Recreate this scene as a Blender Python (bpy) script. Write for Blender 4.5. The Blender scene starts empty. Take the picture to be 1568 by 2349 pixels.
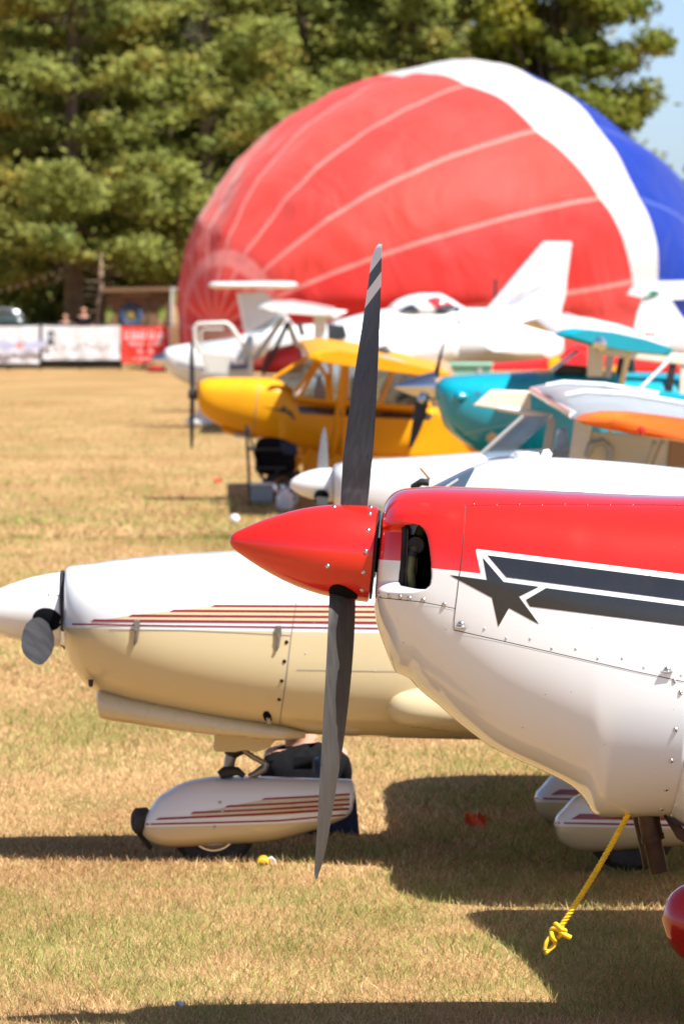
import bpy, bmesh, math, random
import numpy as np
from mathutils import Vector, Matrix
from mathutils.bvhtree import BVHTree

random.seed(7)
RNG = np.random.default_rng(7)
SC = bpy.context.scene
COL = SC.collection

# ------------------------------------------------------------------ camera
CAM_H = 2.7
FPX = 13000.0                 # focal length in 1568-wide picture units
VH, VC = 633.0, 1175.4        # horizon line and picture centre
PITCH = math.atan((VC - VH) / FPX)
cd = bpy.data.cameras.new('camera')
cam = bpy.data.objects.new('camera', cd)
COL.objects.link(cam)
cam.location = (0, 0, CAM_H)
cam.rotation_euler = (math.pi / 2 - PITCH, 0, 0)
cd.sensor_fit = 'HORIZONTAL'
cd.sensor_width = 24.0
cd.lens = 24.0 * FPX / 1568.0
cd.clip_start = 0.5
cd.clip_end = 3000.0
cd.dof.use_dof = True
cd.dof.focus_distance = 19.45
cd.dof.aperture_fstop = cd.lens / 1000 / 0.026
cd.dof.aperture_blades = 9
SC.camera = cam

# ------------------------------------------------------------------ world and sun
SUN_DIR = Vector((0.49, -0.43, 1.0)).normalized()     # towards the sun
SUN_EL = math.asin(SUN_DIR.z)
SUN_AZ = math.atan2(SUN_DIR.x, SUN_DIR.y)
wd = bpy.data.worlds.new('World')
SC.world = wd
wd.use_nodes = True
wn = wd.node_tree
bg = wn.nodes['Background']
sky = wn.nodes.new('ShaderNodeTexSky')
sky.sky_type = 'NISHITA'
sky.sun_disc = False
sky.sun_elevation = SUN_EL
sky.sun_rotation = SUN_AZ
sky.air_density = 0.46
sky.dust_density = 0.85
sky.ozone_density = 1.0
wn.links.new(sky.outputs[0], bg.inputs[0])
bg.inputs[1].default_value = 0.102
sl = bpy.data.lights.new('sun', 'SUN')
sl.energy = 5.0
sl.angle = math.radians(0.53)
sl.color = (1.0, 0.965, 0.91)
so = bpy.data.objects.new('sun', sl)
COL.objects.link(so)
so.rotation_euler = SUN_DIR.to_track_quat('Z', 'Y').to_euler()
so.location = (10, -20, 60)

SC.view_settings.view_transform = 'Standard'
SC.view_settings.look = 'None'
SC.view_settings.gamma = 1.0
SC.view_settings.exposure = 0.88
SC.render.engine = 'CYCLES'
cy = SC.cycles
cy.use_denoising = True
cy.use_adaptive_sampling = True
cy.adaptive_threshold = 0.015
cy.max_bounces = 8
cy.diffuse_bounces = 3
cy.glossy_bounces = 4
cy.transmission_bounces = 6
cy.transparent_max_bounces = 12
cy.caustics_reflective = False
cy.caustics_refractive = False
cy.sample_clamp_indirect = 8.0

# ------------------------------------------------------------------ picture <-> world
CP, SP = math.cos(PITCH), math.sin(PITCH)


def W(u, v, Y):
    """world point seen at picture (u, v), at distance Y in front of the camera"""
    a = (u - 784.0) / FPX
    b = (VC - v) / FPX
    d = Vector((a, CP + b * SP, -SP + b * CP))
    t = Y / d.y
    return Vector((d.x * t, Y, CAM_H + d.z * t))


def proj(P):
    P = np.asarray(P, float)
    x, y, z = P[:, 0], P[:, 1], P[:, 2] - CAM_H
    f = y * CP - z * SP
    up = y * SP + z * CP
    return 784 + FPX * x / f, VC - FPX * up / f


def pchip(xs, ys, q):
    xs, ys, q = np.asarray(xs, float), np.asarray(ys, float), np.asarray(q, float)
    h = np.diff(xs)
    dl = np.diff(ys) / h
    m = np.zeros_like(ys)
    m[0], m[-1] = dl[0], dl[-1]
    for i in range(1, len(xs) - 1):
        if dl[i - 1] * dl[i] > 0:
            w1, w2 = 2 * h[i] + h[i - 1], h[i] + 2 * h[i - 1]
            m[i] = (w1 + w2) / (w1 / dl[i - 1] + w2 / dl[i])
    i = np.clip(np.searchsorted(xs, q) - 1, 0, len(xs) - 2)
    t = np.clip((q - xs[i]) / h[i], 0, 1)
    return ((2*t**3 - 3*t**2 + 1) * ys[i] + (t**3 - 2*t**2 + t) * h[i] * m[i]
            + (-2*t**3 + 3*t**2) * ys[i+1] + (t**3 - t**2) * h[i] * m[i+1])


def vnoise(x, y, seed=0):
    """value noise, vectorised"""
    xi, yi = np.floor(x).astype(np.int64), np.floor(y).astype(np.int64)
    fx, fy = x - xi, y - yi
    fx, fy = fx*fx*(3-2*fx), fy*fy*(3-2*fy)

    def h(a, b):
        n = (a * 374761393 + b * 668265263 + seed * 982451653) & 0x7fffffff
        n = ((n ^ (n >> 13)) * 1274126177) & 0x7fffffff
        return ((n ^ (n >> 16)) & 0xffff) / 65535.0
    return (h(xi, yi)*(1-fx) + h(xi+1, yi)*fx)*(1-fy) + (h(xi, yi+1)*(1-fx) + h(xi+1, yi+1)*fx)*fy


def poly_sd(u, v, poly):
    """signed distance to a polygon in picture units, positive inside"""
    p = np.asarray(poly, float)
    best = np.full(u.shape, 1e9)
    ins = np.zeros(u.shape, bool)
    n = len(p)
    for i in range(n):
        a, b = p[i], p[(i+1) % n]
        e = b - a
        t = np.clip(((u-a[0])*e[0] + (v-a[1])*e[1]) / (e@e + 1e-12), 0, 1)
        best = np.minimum(best, np.hypot(u-a[0]-t*e[0], v-a[1]-t*e[1]))
        c = ((a[1] > v) != (b[1] > v))
        with np.errstate(divide='ignore', invalid='ignore'):
            xx = a[0] + (v-a[1]) * e[0] / (e[1] if e[1] != 0 else 1e-9)
        ins ^= c & (u < xx)
    return np.where(ins, best, -best)


# ------------------------------------------------------------------ object helpers
WORLD = {}                                  # world origin of every thing


def wpos(o):
    p = Vector((0, 0, 0))
    while o is not None:
        p = p + o.location
        o = o.parent
    return p


def tag(o, label=None, cat=None, group=None, kind=None):
    if label: o['label'] = label
    if cat: o['category'] = cat
    if group: o['group'] = group
    if kind: o['kind'] = kind
    return o


def thing(name, loc, label, cat, group=None):
    o = bpy.data.objects.new(name, None)
    COL.objects.link(o)
    o.location = loc
    o.empty_display_size = 0.2
    return tag(o, label, cat, group)


def link(name, me, parent=None, loc=None):
    o = bpy.data.objects.new(name, me)
    COL.objects.link(o)
    if parent is not None:
        o.parent = parent
    if loc is not None:
        o.location = loc
    return o


def mesh_obj(name, verts, faces, mat, parent=None, smooth=True, sharp=None, fix=True, attrs=None, mats=None, fmat=None, bevel=0.0):
    """verts are WORLD coordinates"""
    V = np.asarray(verts, float).reshape(-1, 3)
    if parent is not None:
        V = V - np.array(wpos(parent))
    me = bpy.data.meshes.new(name)
    me.from_pydata(V.tolist(), [], faces)
    if attrs:
        for k, a in attrs.items():
            at = me.attributes.new(k, 'FLOAT', 'POINT')
            at.data.foreach_set('value', np.asarray(a, np.float32))
    if fix:
        bm = bmesh.new()
        bm.from_mesh(me)
        bmesh.ops.recalc_face_normals(bm, faces=bm.faces)
        bm.to_mesh(me)
        bm.free()
    for m in (mats or [mat]):
        me.materials.append(m)
    if fmat is not None:
        me.polygons.foreach_set('material_index', np.asarray(fmat, np.int32))
    me.polygons.foreach_set('use_smooth', np.full(len(me.polygons), bool(smooth)))
    if smooth and sharp:
        me.set_sharp_from_angle(angle=math.radians(sharp))
    me.update()
    o = link(name, me, parent)
    if bevel:
        b = o.modifiers.new('bevel', 'BEVEL')
        b.width = bevel
        b.segments = 2
        b.limit_method = 'ANGLE'
    return o


def ring_faces(nr, ns, cap0=True, cap1=True, off=0):
    f = []
    for i in range(nr - 1):
        a, b = off + i*ns, off + (i+1)*ns
        for j in range(ns):
            k = (j+1) % ns
            f.append((a+j, a+k, b+k, b+j))
    if cap0: f.append(tuple(off + j for j in range(ns)))
    if cap1: f.append(tuple(off + (nr-1)*ns + j for j in reversed(range(ns))))
    return f


def loft_grid(st, Y0, uq, nseg, shear=None, thetas=None, soft=0):
    """st rows: u, v_top, v_bottom, half width (m), v of widest line, exponent above, exponent below"""
    st = np.asarray(st, float)
    c = [pchip(st[:, 0], st[:, k], uq) for k in range(1, 7)]
    if soft:                                   # fair the lines on an even grid, leaving the first few stations crisp
        uu = np.linspace(st[0, 0], st[-1, 0], 420)
        w = np.clip((uq-st[0, 0]-22)/40.0, 0, 1)
        for k in (1, 2, 3, 4, 5):
            a = pchip(st[:, 0], st[:, k+1], uu)
            for _ in range(soft if k > 1 else 12):
                a[1:-1] = 0.25*a[:-2]+0.5*a[1:-1]+0.25*a[2:]
            c[k] = c[k]*(1-w) + np.interp(uq, uu, a)*w
    th = thetas if thetas is not None else np.linspace(0, 2*math.pi, nseg, endpoint=False)
    co, si = np.cos(th), np.sin(th)
    out = np.zeros((len(uq), len(th), 3))
    for i, u in enumerate(uq):
        vt, vb, hw, vm, nt, nb = [k[i] for k in c]
        zt, zb, zm = W(u, vt, Y0).z, W(u, vb, Y0).z, W(u, vm, Y0).z
        n = np.where(si >= 0, nt, nb)
        y = -hw * np.sign(co) * np.abs(co)**(2/n)
        s = np.sign(si) * np.abs(si)**(2/n)
        z = np.where(s >= 0, zm + (zt-zm)*s, zm + (zm-zb)*s)
        x = np.full(len(th), W(u, vm, Y0).x)
        if shear is not None:
            x = x + shear(u, z)
        out[i, :, 0] = x
        out[i, :, 1] = Y0 + y
        out[i, :, 2] = z
    return out


def loft(name, st, Y0, mat, parent, nu=40, nseg=48, shear=None, attrs=None, uq=None, sharp=None, **kw):
    st = np.asarray(st, float)
    if uq is None:
        uq = np.linspace(st[0, 0], st[-1, 0], nu)
    g = loft_grid(st, Y0, uq, nseg, shear)
    V = g.reshape(-1, 3)
    at = None
    if attrs:
        Vn = V.copy()
        Vn[:, 1] = Y0 - np.abs(Vn[:, 1] - Y0)
        pu, pv = proj(Vn)
        at = {k: f(pu, pv, V) for k, f in attrs.items()}
    return mesh_obj(name, V, ring_faces(len(uq), nseg), mat, parent, attrs=at, sharp=sharp, fix=True, **kw)


def tube_geo(pts, rad, seg=10):
    P = [Vector(p) for p in pts]
    n = len(P)
    R = [rad]*n if not hasattr(rad, '__len__') else rad
    V = []
    pn = None
    for i in range(n):
        t = (P[min(i+1, n-1)] - P[max(i-1, 0)]).normalized()
        if pn is None:
            a = Vector((0, 0, 1)) if abs(t.z) < 0.9 else Vector((1, 0, 0))
            pn = (a - t*a.dot(t)).normalized()
        else:
            pn = (pn - t*pn.dot(t)).normalized()
        b = t.cross(pn)
        for k in range(seg):
            an = 2*math.pi*k/seg
            V.append(P[i] + (pn*math.cos(an) + b*math.sin(an))*R[i])
    return V, ring_faces(n, seg)


def tube(name, pts, rad, mat, parent, seg=10):
    V, F = tube_geo(pts, rad, seg)
    return mesh_obj(name, [tuple(v) for v in V], F, mat, parent, sharp=50)


def merge(geos):
    V, F = [], []
    for v, f in geos:
        o = len(V)
        V += [tuple(p) for p in v]
        F += [tuple(i+o for i in q) for q in f]
    return V, F


def sweep_geo(poly, Yref, secs):
    """closed outline in picture units at Yref, carried through sections (Y, dx, dz, scale)"""
    P = [W(u, v, Yref) for u, v in poly]
    cx = sum(p.x for p in P)/len(P)
    cz = sum(p.z for p in P)/len(P)
    V = []
    for (Y, dx, dz, s) in secs:
        for p in P:
            V.append((cx + (p.x-cx)*s + dx, Y, cz + (p.z-cz)*s + dz))
    return V, ring_faces(len(secs), len(P))


def sweep(name, poly, Yref, secs, mat, parent, sharp=35, bevel=0.0, **kw):
    V, F = sweep_geo(poly, Yref, secs)
    return mesh_obj(name, V, F, mat, parent, sharp=sharp, bevel=bevel, **kw)


def prism(name, poly, Ya, Yb, mat, parent, bevel=0.0, **kw):
    return sweep(name, poly, Ya, [(Ya, 0, 0, 1), (Yb, 0, 0, 1)], mat, parent, bevel=bevel, **kw)


def box_geo(c, s, rz=0.0, ry=0.0):
    V = []
    M = Matrix.Rotation(rz, 3, 'Z') @ Matrix.Rotation(ry, 3, 'Y')
    for x in (-.5, .5):
        for y in (-.5, .5):
            for z in (-.5, .5):
                V.append(tuple(Vector(c) + M @ Vector((x*s[0], y*s[1], z*s[2]))))
    return V, [(0, 1, 3, 2), (4, 6, 7, 5), (0, 4, 5, 1), (2, 3, 7, 6), (0, 2, 6, 4), (1, 5, 7, 3)]


def box(name, c, s, mat, parent, rz=0.0, ry=0.0, bevel=0.008):
    V, F = box_geo(c, s, rz, ry)
    return mesh_obj(name, V, F, mat, parent, smooth=False, bevel=bevel)


def revolve_geo(c, axis, prof, seg=32):
    """prof: (distance along axis, radius)"""
    a = Vector(axis).normalized()
    e = Vector((0, 0, 1)) - a*a.z
    if e.length < 0.01:
        e = Vector((1, 0, 0))
    e.normalize()
    b = a.cross(e)
    V = []
    for d, r in prof:
        for k in range(seg):
            an = 2*math.pi*k/seg
            V.append(Vector(c) + a*d + (e*math.cos(an) + b*math.sin(an))*r)
    return V, ring_faces(len(prof), seg)


def revolve(name, c, axis, prof, mat, parent, seg=32, sharp=40):
    V, F = revolve_geo(c, axis, prof, seg)
    return mesh_obj(name, [tuple(v) for v in V], F, mat, parent, sharp=sharp)


def bvh_of(o):
    off = wpos(o)
    me = o.data
    return BVHTree.FromPolygons([v.co + off for v in me.vertices], [tuple(p.vertices) for p in me.polygons])


def cast(bv, u, v):
    d = (W(u, v, 10.0) - Vector((0, 0, CAM_H))).normalized()
    return bv.ray_cast(Vector((0, 0, CAM_H)), d)


def decal(name, poly, bv, mat, parent, off=0.002, step=8.0):
    """a thin film of paint or a sheet following the surface under it"""
    bm = bmesh.new()
    vs = [bm.verts.new((u, v, 0)) for u, v in poly]
    bm.faces.new(vs).normal_update()
    bmesh.ops.triangulate(bm, faces=bm.faces[:])
    us, vv = [p[0] for p in poly], [p[1] for p in poly]
    for lo, hi, ax in ((min(us), max(us), 0), (min(vv), max(vv), 1)):
        k = math.floor(lo/step)+1
        while k*step < hi:
            co = [0, 0, 0]; co[ax] = k*step
            no = [0, 0, 0]; no[ax] = 1
            bmesh.ops.bisect_plane(bm, geom=bm.verts[:]+bm.edges[:]+bm.faces[:], plane_co=co, plane_no=no)
            k += 1
    bad = []
    for v in bm.verts:
        h = cast(bv, v.co.x, v.co.y)
        if h[0] is None:
            bad.append(v)
            continue
        n = h[1] if h[1].y < 0 else -h[1]
        v.co = h[0] + n*off
    if bad:
        bmesh.ops.delete(bm, geom=bad, context='VERTS')
    bmesh.ops.remove_doubles(bm, verts=bm.verts[:], dist=1e-5)
    V = [tuple(v.co) for v in bm.verts]
    bm.verts.index_update()
    F = []
    for f in bm.faces:
        q = [v.index for v in f.verts]
        a, b, c = [Vector(V[i]) for i in q[:3]]
        if (b-a).cross(c-a).y > 0:
            q.reverse()
        F.append(tuple(q))
    bm.free()
    return mesh_obj(name, V, F, mat, parent, fix=False)


def line_decal(name, pts, wid, bv, mat, parent, off=0.0015, step=8.0):
    L, Rr = [], []
    n = len(pts)
    for i in range(n):
        a = Vector(pts[max(i-1, 0)]); b = Vector(pts[min(i+1, n-1)])
        t = (b-a).normalized()
        nn = Vector((-t.y, t.x))
        p = Vector(pts[i])
        L.append(tuple(p + nn*wid/2)); Rr.append(tuple(p - nn*wid/2))
    return decal(name, L + Rr[::-1], bv, mat, parent, off, step)


# ------------------------------------------------------------------ materials
def new_mat(name):
    m = bpy.data.materials.new(name)
    m.use_nodes = True
    nt = m.node_tree
    nt.nodes.clear()
    out = nt.nodes.new('ShaderNodeOutputMaterial')
    return m, nt, out


def node(nt, typ, **kw):
    n = nt.nodes.new(typ)
    for k, v in kw.items():
        setattr(n, k, v)
    return n


def mixc(nt, fac, a, b):
    n = nt.nodes.new('ShaderNodeMix')
    n.data_type = 'RGBA'
    for s, v in ((0, fac), (6, a), (7, b)):
        if hasattr(v, 'is_output'):
            nt.links.new(v, n.inputs[s])
        elif s == 0:
            n.inputs[s].default_value = v
        else:
            n.inputs[s].default_value = (*v[:3], 1)
    return n.outputs[2]


def noise_fac(nt, scale, detail=4, lo=0.35, hi=0.65, coord='Object', vec_scale=None, dist=0.0):
    tc = nt.nodes.new('ShaderNodeTexCoord')
    nz = nt.nodes.new('ShaderNodeTexNoise')
    nz.inputs['Scale'].default_value = scale
    nz.inputs['Detail'].default_value = detail
    nz.inputs['Distortion'].default_value = dist
    if vec_scale:
        mp = nt.nodes.new('ShaderNodeMapping')
        mp.inputs['Scale'].default_value = vec_scale
        nt.links.new(tc.outputs[coord], mp.inputs['Vector'])
        nt.links.new(mp.outputs[0], nz.inputs['Vector'])
    else:
        nt.links.new(tc.outputs[coord], nz.inputs['Vector'])
    mr = nt.nodes.new('ShaderNodeMapRange')
    mr.inputs[1].default_value = lo
    mr.inputs[2].default_value = hi
    nt.links.new(nz.outputs[0], mr.inputs[0])
    return mr.outputs[0]


def attr_mask(nt, name, thr=0.0, soft=0.6):
    a = node(nt, 'ShaderNodeAttribute', attribute_name=name)
    mr = nt.nodes.new('ShaderNodeMapRange')
    mr.inputs[1].default_value = thr - soft/2
    mr.inputs[2].default_value = thr + soft/2
    nt.links.new(a.outputs['Fac'], mr.inputs[0])
    return mr.outputs[0]


def mul(c, k):
    return tuple(min(1.0, x*k) for x in c)


def paint(name, col, rough=0.22, coat=0.5, var=0.05, metal=0.0, scale=3.0, bump=0.0, layers=(), spec=0.5, vec=None, specks=0):
    """layers: (attribute, colour) painted over the base colour"""
    m, nt, out = new_mat(name)
    p = nt.nodes.new('ShaderNodeBsdfPrincipled')
    base = mixc(nt, noise_fac(nt, scale, vec_scale=vec), mul(col, 1-var), mul(col, 1+var))
    for at, c in layers:
        base = mixc(nt, attr_mask(nt, at), base, c)
    nt.links.new(base, p.inputs['Base Color'])
    rr = nt.nodes.new('ShaderNodeMapRange')
    rr.inputs[3].default_value = rough*0.8
    rr.inputs[4].default_value = rough*1.25
    nt.links.new(noise_fac(nt, scale*4, vec_scale=vec), rr.inputs[0])
    nt.links.new(rr.outputs[0], p.inputs['Roughness'])
    p.inputs['Metallic'].default_value = metal
    p.inputs['Coat Weight'].default_value = coat
    p.inputs['Coat Roughness'].default_value = 0.06
    p.inputs['Specular IOR Level'].default_value = spec
    if bump:
        b = nt.nodes.new('ShaderNodeBump')
        b.inputs['Strength'].default_value = bump
        b.inputs['Distance'].default_value = 0.01
        nt.links.new(noise_fac(nt, scale*12, lo=0, hi=1, vec_scale=vec), b.inputs['Height'])
        nt.links.new(b.outputs[0], p.inputs['Normal'])
        nt.links.new(b.outputs[0], p.inputs['Coat Normal'])
    if specks:
        base = mixc(nt, noise_fac(nt, specks, 2, 0.765, 0.785), base, (0.05, 0.04, 0.03))
        nt.links.new(base, p.inputs['Base Color'])
    nt.links.new(p.outputs[0], out.inputs[0])
    return m


def glass(name, tint, refl=0.10):
    m, nt, out = new_mat(name)
    tr = nt.nodes.new('ShaderNodeBsdfTransparent')
    nt.links.new(mixc(nt, noise_fac(nt, 2.0), mul(tint, 0.92), mul(tint, 1.05)), tr.inputs[0])
    gl = nt.nodes.new('ShaderNodeBsdfGlossy')
    gl.inputs['Roughness'].default_value = 0.04
    fr = nt.nodes.new('ShaderNodeFresnel')
    fr.inputs[0].default_value = 1.45
    ad = node(nt, 'ShaderNodeMath', operation='ADD')
    ad.inputs[1].default_value = refl
    nt.links.new(fr.outputs[0], ad.inputs[0])
    mx = nt.nodes.new('ShaderNodeMixShader')
    nt.links.new(ad.outputs[0], mx.inputs[0])
    nt.links.new(tr.outputs[0], mx.inputs[1])
    nt.links.new(gl.outputs[0], mx.inputs[2])
    nt.links.new(mx.outputs[0], out.inputs[0])
    return m


def fabric(name, col, trans=0.3, layers=(), var=0.05, scale=2.0, rough=0.6):
    m, nt, out = new_mat(name)
    base = mixc(nt, noise_fac(nt, scale), mul(col, 1-var), mul(col, 1+var))
    for at, thr, soft, c in layers:
        base = mixc(nt, attr_mask(nt, at, thr, soft), base, c)
    p = nt.nodes.new('ShaderNodeBsdfPrincipled')
    p.inputs['Roughness'].default_value = rough
    nt.links.new(base, p.inputs['Base Color'])
    t = nt.nodes.new('ShaderNodeBsdfTranslucent')
    nt.links.new(base, t.inputs[0])
    mx = nt.nodes.new('ShaderNodeMixShader')
    mx.inputs[0].default_value = trans
    nt.links.new(p.outputs[0], mx.inputs[1])
    nt.links.new(t.outputs[0], mx.inputs[2])
    nt.links.new(mx.outputs[0], out.inputs[0])
    return m


RED = (0.66, 0.015, 0.008)
WHITE = (0.775, 0.79, 0.802)
CREAM = (0.64, 0.53, 0.315)
M = {}
M['red'] = paint('gloss_red_paint', RED, 0.2, 0.7, 0.04)
M['white'] = paint('gloss_white_paint', WHITE, 0.22, 0.5, 0.02)
M['cream'] = paint('cream_paint', CREAM, 0.3, 0.4, 0.03)
M['black_gloss'] = paint('black_gloss_paint', (0.018, 0.019, 0.022), 0.25, 0.6, 0.1)
M['maroon'] = paint('maroon_stripe_paint', (0.26, 0.012, 0.022), 0.3, 0.4, 0.05)
M['seam'] = paint('panel_gap', (0.05, 0.045, 0.04), 0.8, 0.0, 0.1)
M['seam_soft'] = paint('panel_gap_grey', (0.28, 0.26, 0.24), 0.7, 0.0, 0.1)
M['steel'] = paint('stainless_screws', (0.62, 0.60, 0.57), 0.28, 0.0, 0.1, metal=1.0, scale=40)
M['alu'] = paint('polished_aluminium', (0.72, 0.73, 0.75), 0.18, 0.0, 0.05, metal=1.0)
M['grey'] = paint('grey_paint', (0.42, 0.43, 0.44), 0.4, 0.2, 0.06)
M['dark'] = paint('dark_interior', (0.008, 0.008, 0.009), 0.9, 0.0, 0.2, spec=0.1)
M['rubber'] = paint('tyre_rubber', (0.025, 0.024, 0.023), 0.75, 0.0, 0.15, bump=0.3, scale=12)
M['black_matte'] = paint('black_matte', (0.02, 0.02, 0.022), 0.55, 0.0, 0.15)
M['teal'] = paint('teal_paint', (0.003, 0.33, 0.45), 0.22, 0.6, 0.04)
M['yellow'] = paint('yellow_paint', (0.80, 0.36, 0.004), 0.42, 0.15, 0.04, spec=0.3)
M['orange'] = paint('orange_paint', (0.88, 0.17, 0.015), 0.25, 0.5, 0.04)
M['navy'] = paint('navy_stripe', (0.02, 0.03, 0.16), 0.3, 0.4, 0.05)
M['tan'] = paint('tan_canvas', (0.40, 0.24, 0.14), 0.8, 0.0, 0.08, bump=0.3)
M['rope'] = paint('yellow_rope', (0.85, 0.55, 0.01), 0.6, 0.1, 0.12, scale=60)
M['exhaust'] = paint('heat_stained_steel', (0.055, 0.036, 0.027), 0.5, 0.0, 0.5, metal=0.85, scale=9)
M['hose'] = paint('olive_hose', (0.14, 0.14, 0.06), 0.5, 0.1, 0.15)
M['glass'] = glass('clear_perspex', (0.80, 0.86, 0.90))
M['glass_blue'] = glass('tinted_perspex', (0.62, 0.72, 0.82), 0.14)
M['glass_dark'] = paint('dark_window', (0.03, 0.045, 0.06), 0.08, 0.8, 0.2, spec=0.8)
M['bark'] = paint('pine_bark', (0.16, 0.115, 0.075), 0.95, 0.0, 0.45, scale=3, bump=0.8, vec=(6, 6, 1))
M['skin'] = paint('skin', (0.50, 0.27, 0.18), 0.5, 0.0, 0.06)
M['tshirt'] = paint('black_tshirt', (0.008, 0.008, 0.010), 0.9, 0.0, 0.2, scale=8, bump=0.2, spec=0.1)
M['jeans'] = paint('blue_jeans', (0.03, 0.045, 0.10), 0.9, 0.0, 0.2, scale=14)
M['hair'] = paint('brown_hair', (0.05, 0.03, 0.02), 0.7, 0.0, 0.3, scale=30)
M['banner_white'] = fabric('white_banner_vinyl', (0.78, 0.78, 0.80), 0.15, scale=1.2)
M['banner_red'] = fabric('red_banner_vinyl', (0.85, 0.06, 0.035), 0.15, scale=1.2)
M['pale_yellow'] = paint('pale_yellow_board', (0.80, 0.70, 0.32), 0.6, 0.0, 0.05)
M['wood'] = paint('brown_plywood', (0.19, 0.11, 0.055), 0.8, 0.0, 0.15, scale=2, vec=(1, 1, 6))
M['mint'] = paint('mint_green_paint', (0.25, 0.52, 0.40), 0.5, 0.1, 0.05)
M['blueprint'] = paint('blue_print', (0.03, 0.075, 0.17), 0.6, 0.0, 0.1)
M['print_blue'] = paint('faded_blue_print', (0.46, 0.48, 0.64), 0.6, 0.0, 0.1)
M['print_grey'] = paint('pale_grey_print', (0.64, 0.65, 0.64), 0.6, 0.0, 0.1)
M['print_black'] = paint('black_print', (0.03, 0.03, 0.03), 0.6, 0.0, 0.1)
M['green_tip'] = paint('dark_green_paint', (0.02, 0.16, 0.09), 0.3, 0.4, 0.1)
M['flag'] = paint('orange_flag_vinyl', (0.85, 0.10, 0.02), 0.5, 0.0, 0.1)
M['bulb'] = paint('frosted_bulb', (0.16, 0.09, 0.06), 0.6, 0.0, 0.1)
M['car'] = paint('dark_green_car_paint', (0.02, 0.045, 0.045), 0.2, 0.7, 0.1)

# ------------------------------------------------------------------ ground
m, nt, out = new_mat('dry_mown_field')
p = nt.nodes.new('ShaderNodeBsdfPrincipled')
p.inputs['Roughness'].default_value = 0.95
p.inputs['Specular IOR Level'].default_value = 0.1
c1 = mixc(nt, noise_fac(nt, 0.55, 6, 0.35, 0.65, vec_scale=(1, 0.55, 1), dist=0.4), (0.34, 0.195, 0.078), (0.48, 0.31, 0.138))
c2 = mixc(nt, noise_fac(nt, 1.7, 5, 0.52, 0.80, vec_scale=(1, 0.5, 1)), c1, (0.22, 0.215, 0.065))
c3 = mixc(nt, noise_fac(nt, 0.21, 4, 0.56, 0.82, vec_scale=(0.6, 0.5, 1)), c2, (0.26, 0.23, 0.08))
c4 = mixc(nt, noise_fac(nt, 38.0, 3, 0.40, 0.75), c3, (0.20, 0.115, 0.045))
c5 = mixc(nt, noise_fac(nt, 95.0, 2, 0.60, 0.80), c4, (0.58, 0.42, 0.21))
nt.links.new(c5, p.inputs['Base Color'])
bp = nt.nodes.new('ShaderNodeBump')
bp.inputs['Strength'].default_value = 0.7
bp.inputs['Distance'].default_value = 0.03
nt.links.new(noise_fac(nt, 26.0, 6, 0, 1), bp.inputs['Height'])
nt.links.new(bp.outputs[0], p.inputs['Normal'])
nt.links.new(p.outputs[0], out.inputs[0])
M['field'] = m
gx = np.concatenate([[-900, -300, -100, -40], np.linspace(-16, 16, 33), [40, 100, 300, 900]])
gy = np.concatenate([[-200, -40, 0], np.linspace(12, 200, 95), [300, 600, 1500]])
GX, GY = np.meshgrid(gx, gy)
GZ = (vnoise(GX*0.8, GY*0.5, 3)-0.5)*0.012
GV = np.stack([GX, GY, GZ], -1).reshape(-1, 3)
nx = len(gx)
GF = [(j*nx+i, j*nx+i+1, (j+1)*nx+i+1, (j+1)*nx+i) for j in range(len(gy)-1) for i in range(nx-1)]
tag(mesh_obj('field', GV, GF, M['field'], fix=False), 'wide field of dry straw coloured mown grass', None, kind='structure')

# grass blades near the camera
m, nt, out = new_mat('grass_blades')
a = node(nt, 'ShaderNodeAttribute', attribute_name='tone')
g = node(nt, 'ShaderNodeAttribute', attribute_name='green')
straw = mixc(nt, a.outputs['Fac'], (0.25, 0.138, 0.056), (0.81, 0.575, 0.31))
gr = mixc(nt, a.outputs['Fac'], (0.09, 0.14, 0.025), (0.32, 0.43, 0.10))
bc = mixc(nt, g.outputs['Fac'], straw, gr)
bd = nt.nodes.new('ShaderNodeBsdfDiffuse')
nt.links.new(bc, bd.inputs[0])
bt = nt.nodes.new('ShaderNodeBsdfTranslucent')
nt.links.new(bc, bt.inputs[0])
mx = nt.nodes.new('ShaderNodeMixShader')
mx.inputs[0].default_value = 0.25
nt.links.new(bd.outputs[0], mx.inputs[1])
nt.links.new(bt.outputs[0], mx.inputs[2])
nt.links.new(mx.outputs[0], out.inputs[0])
M['blades'] = m


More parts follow.
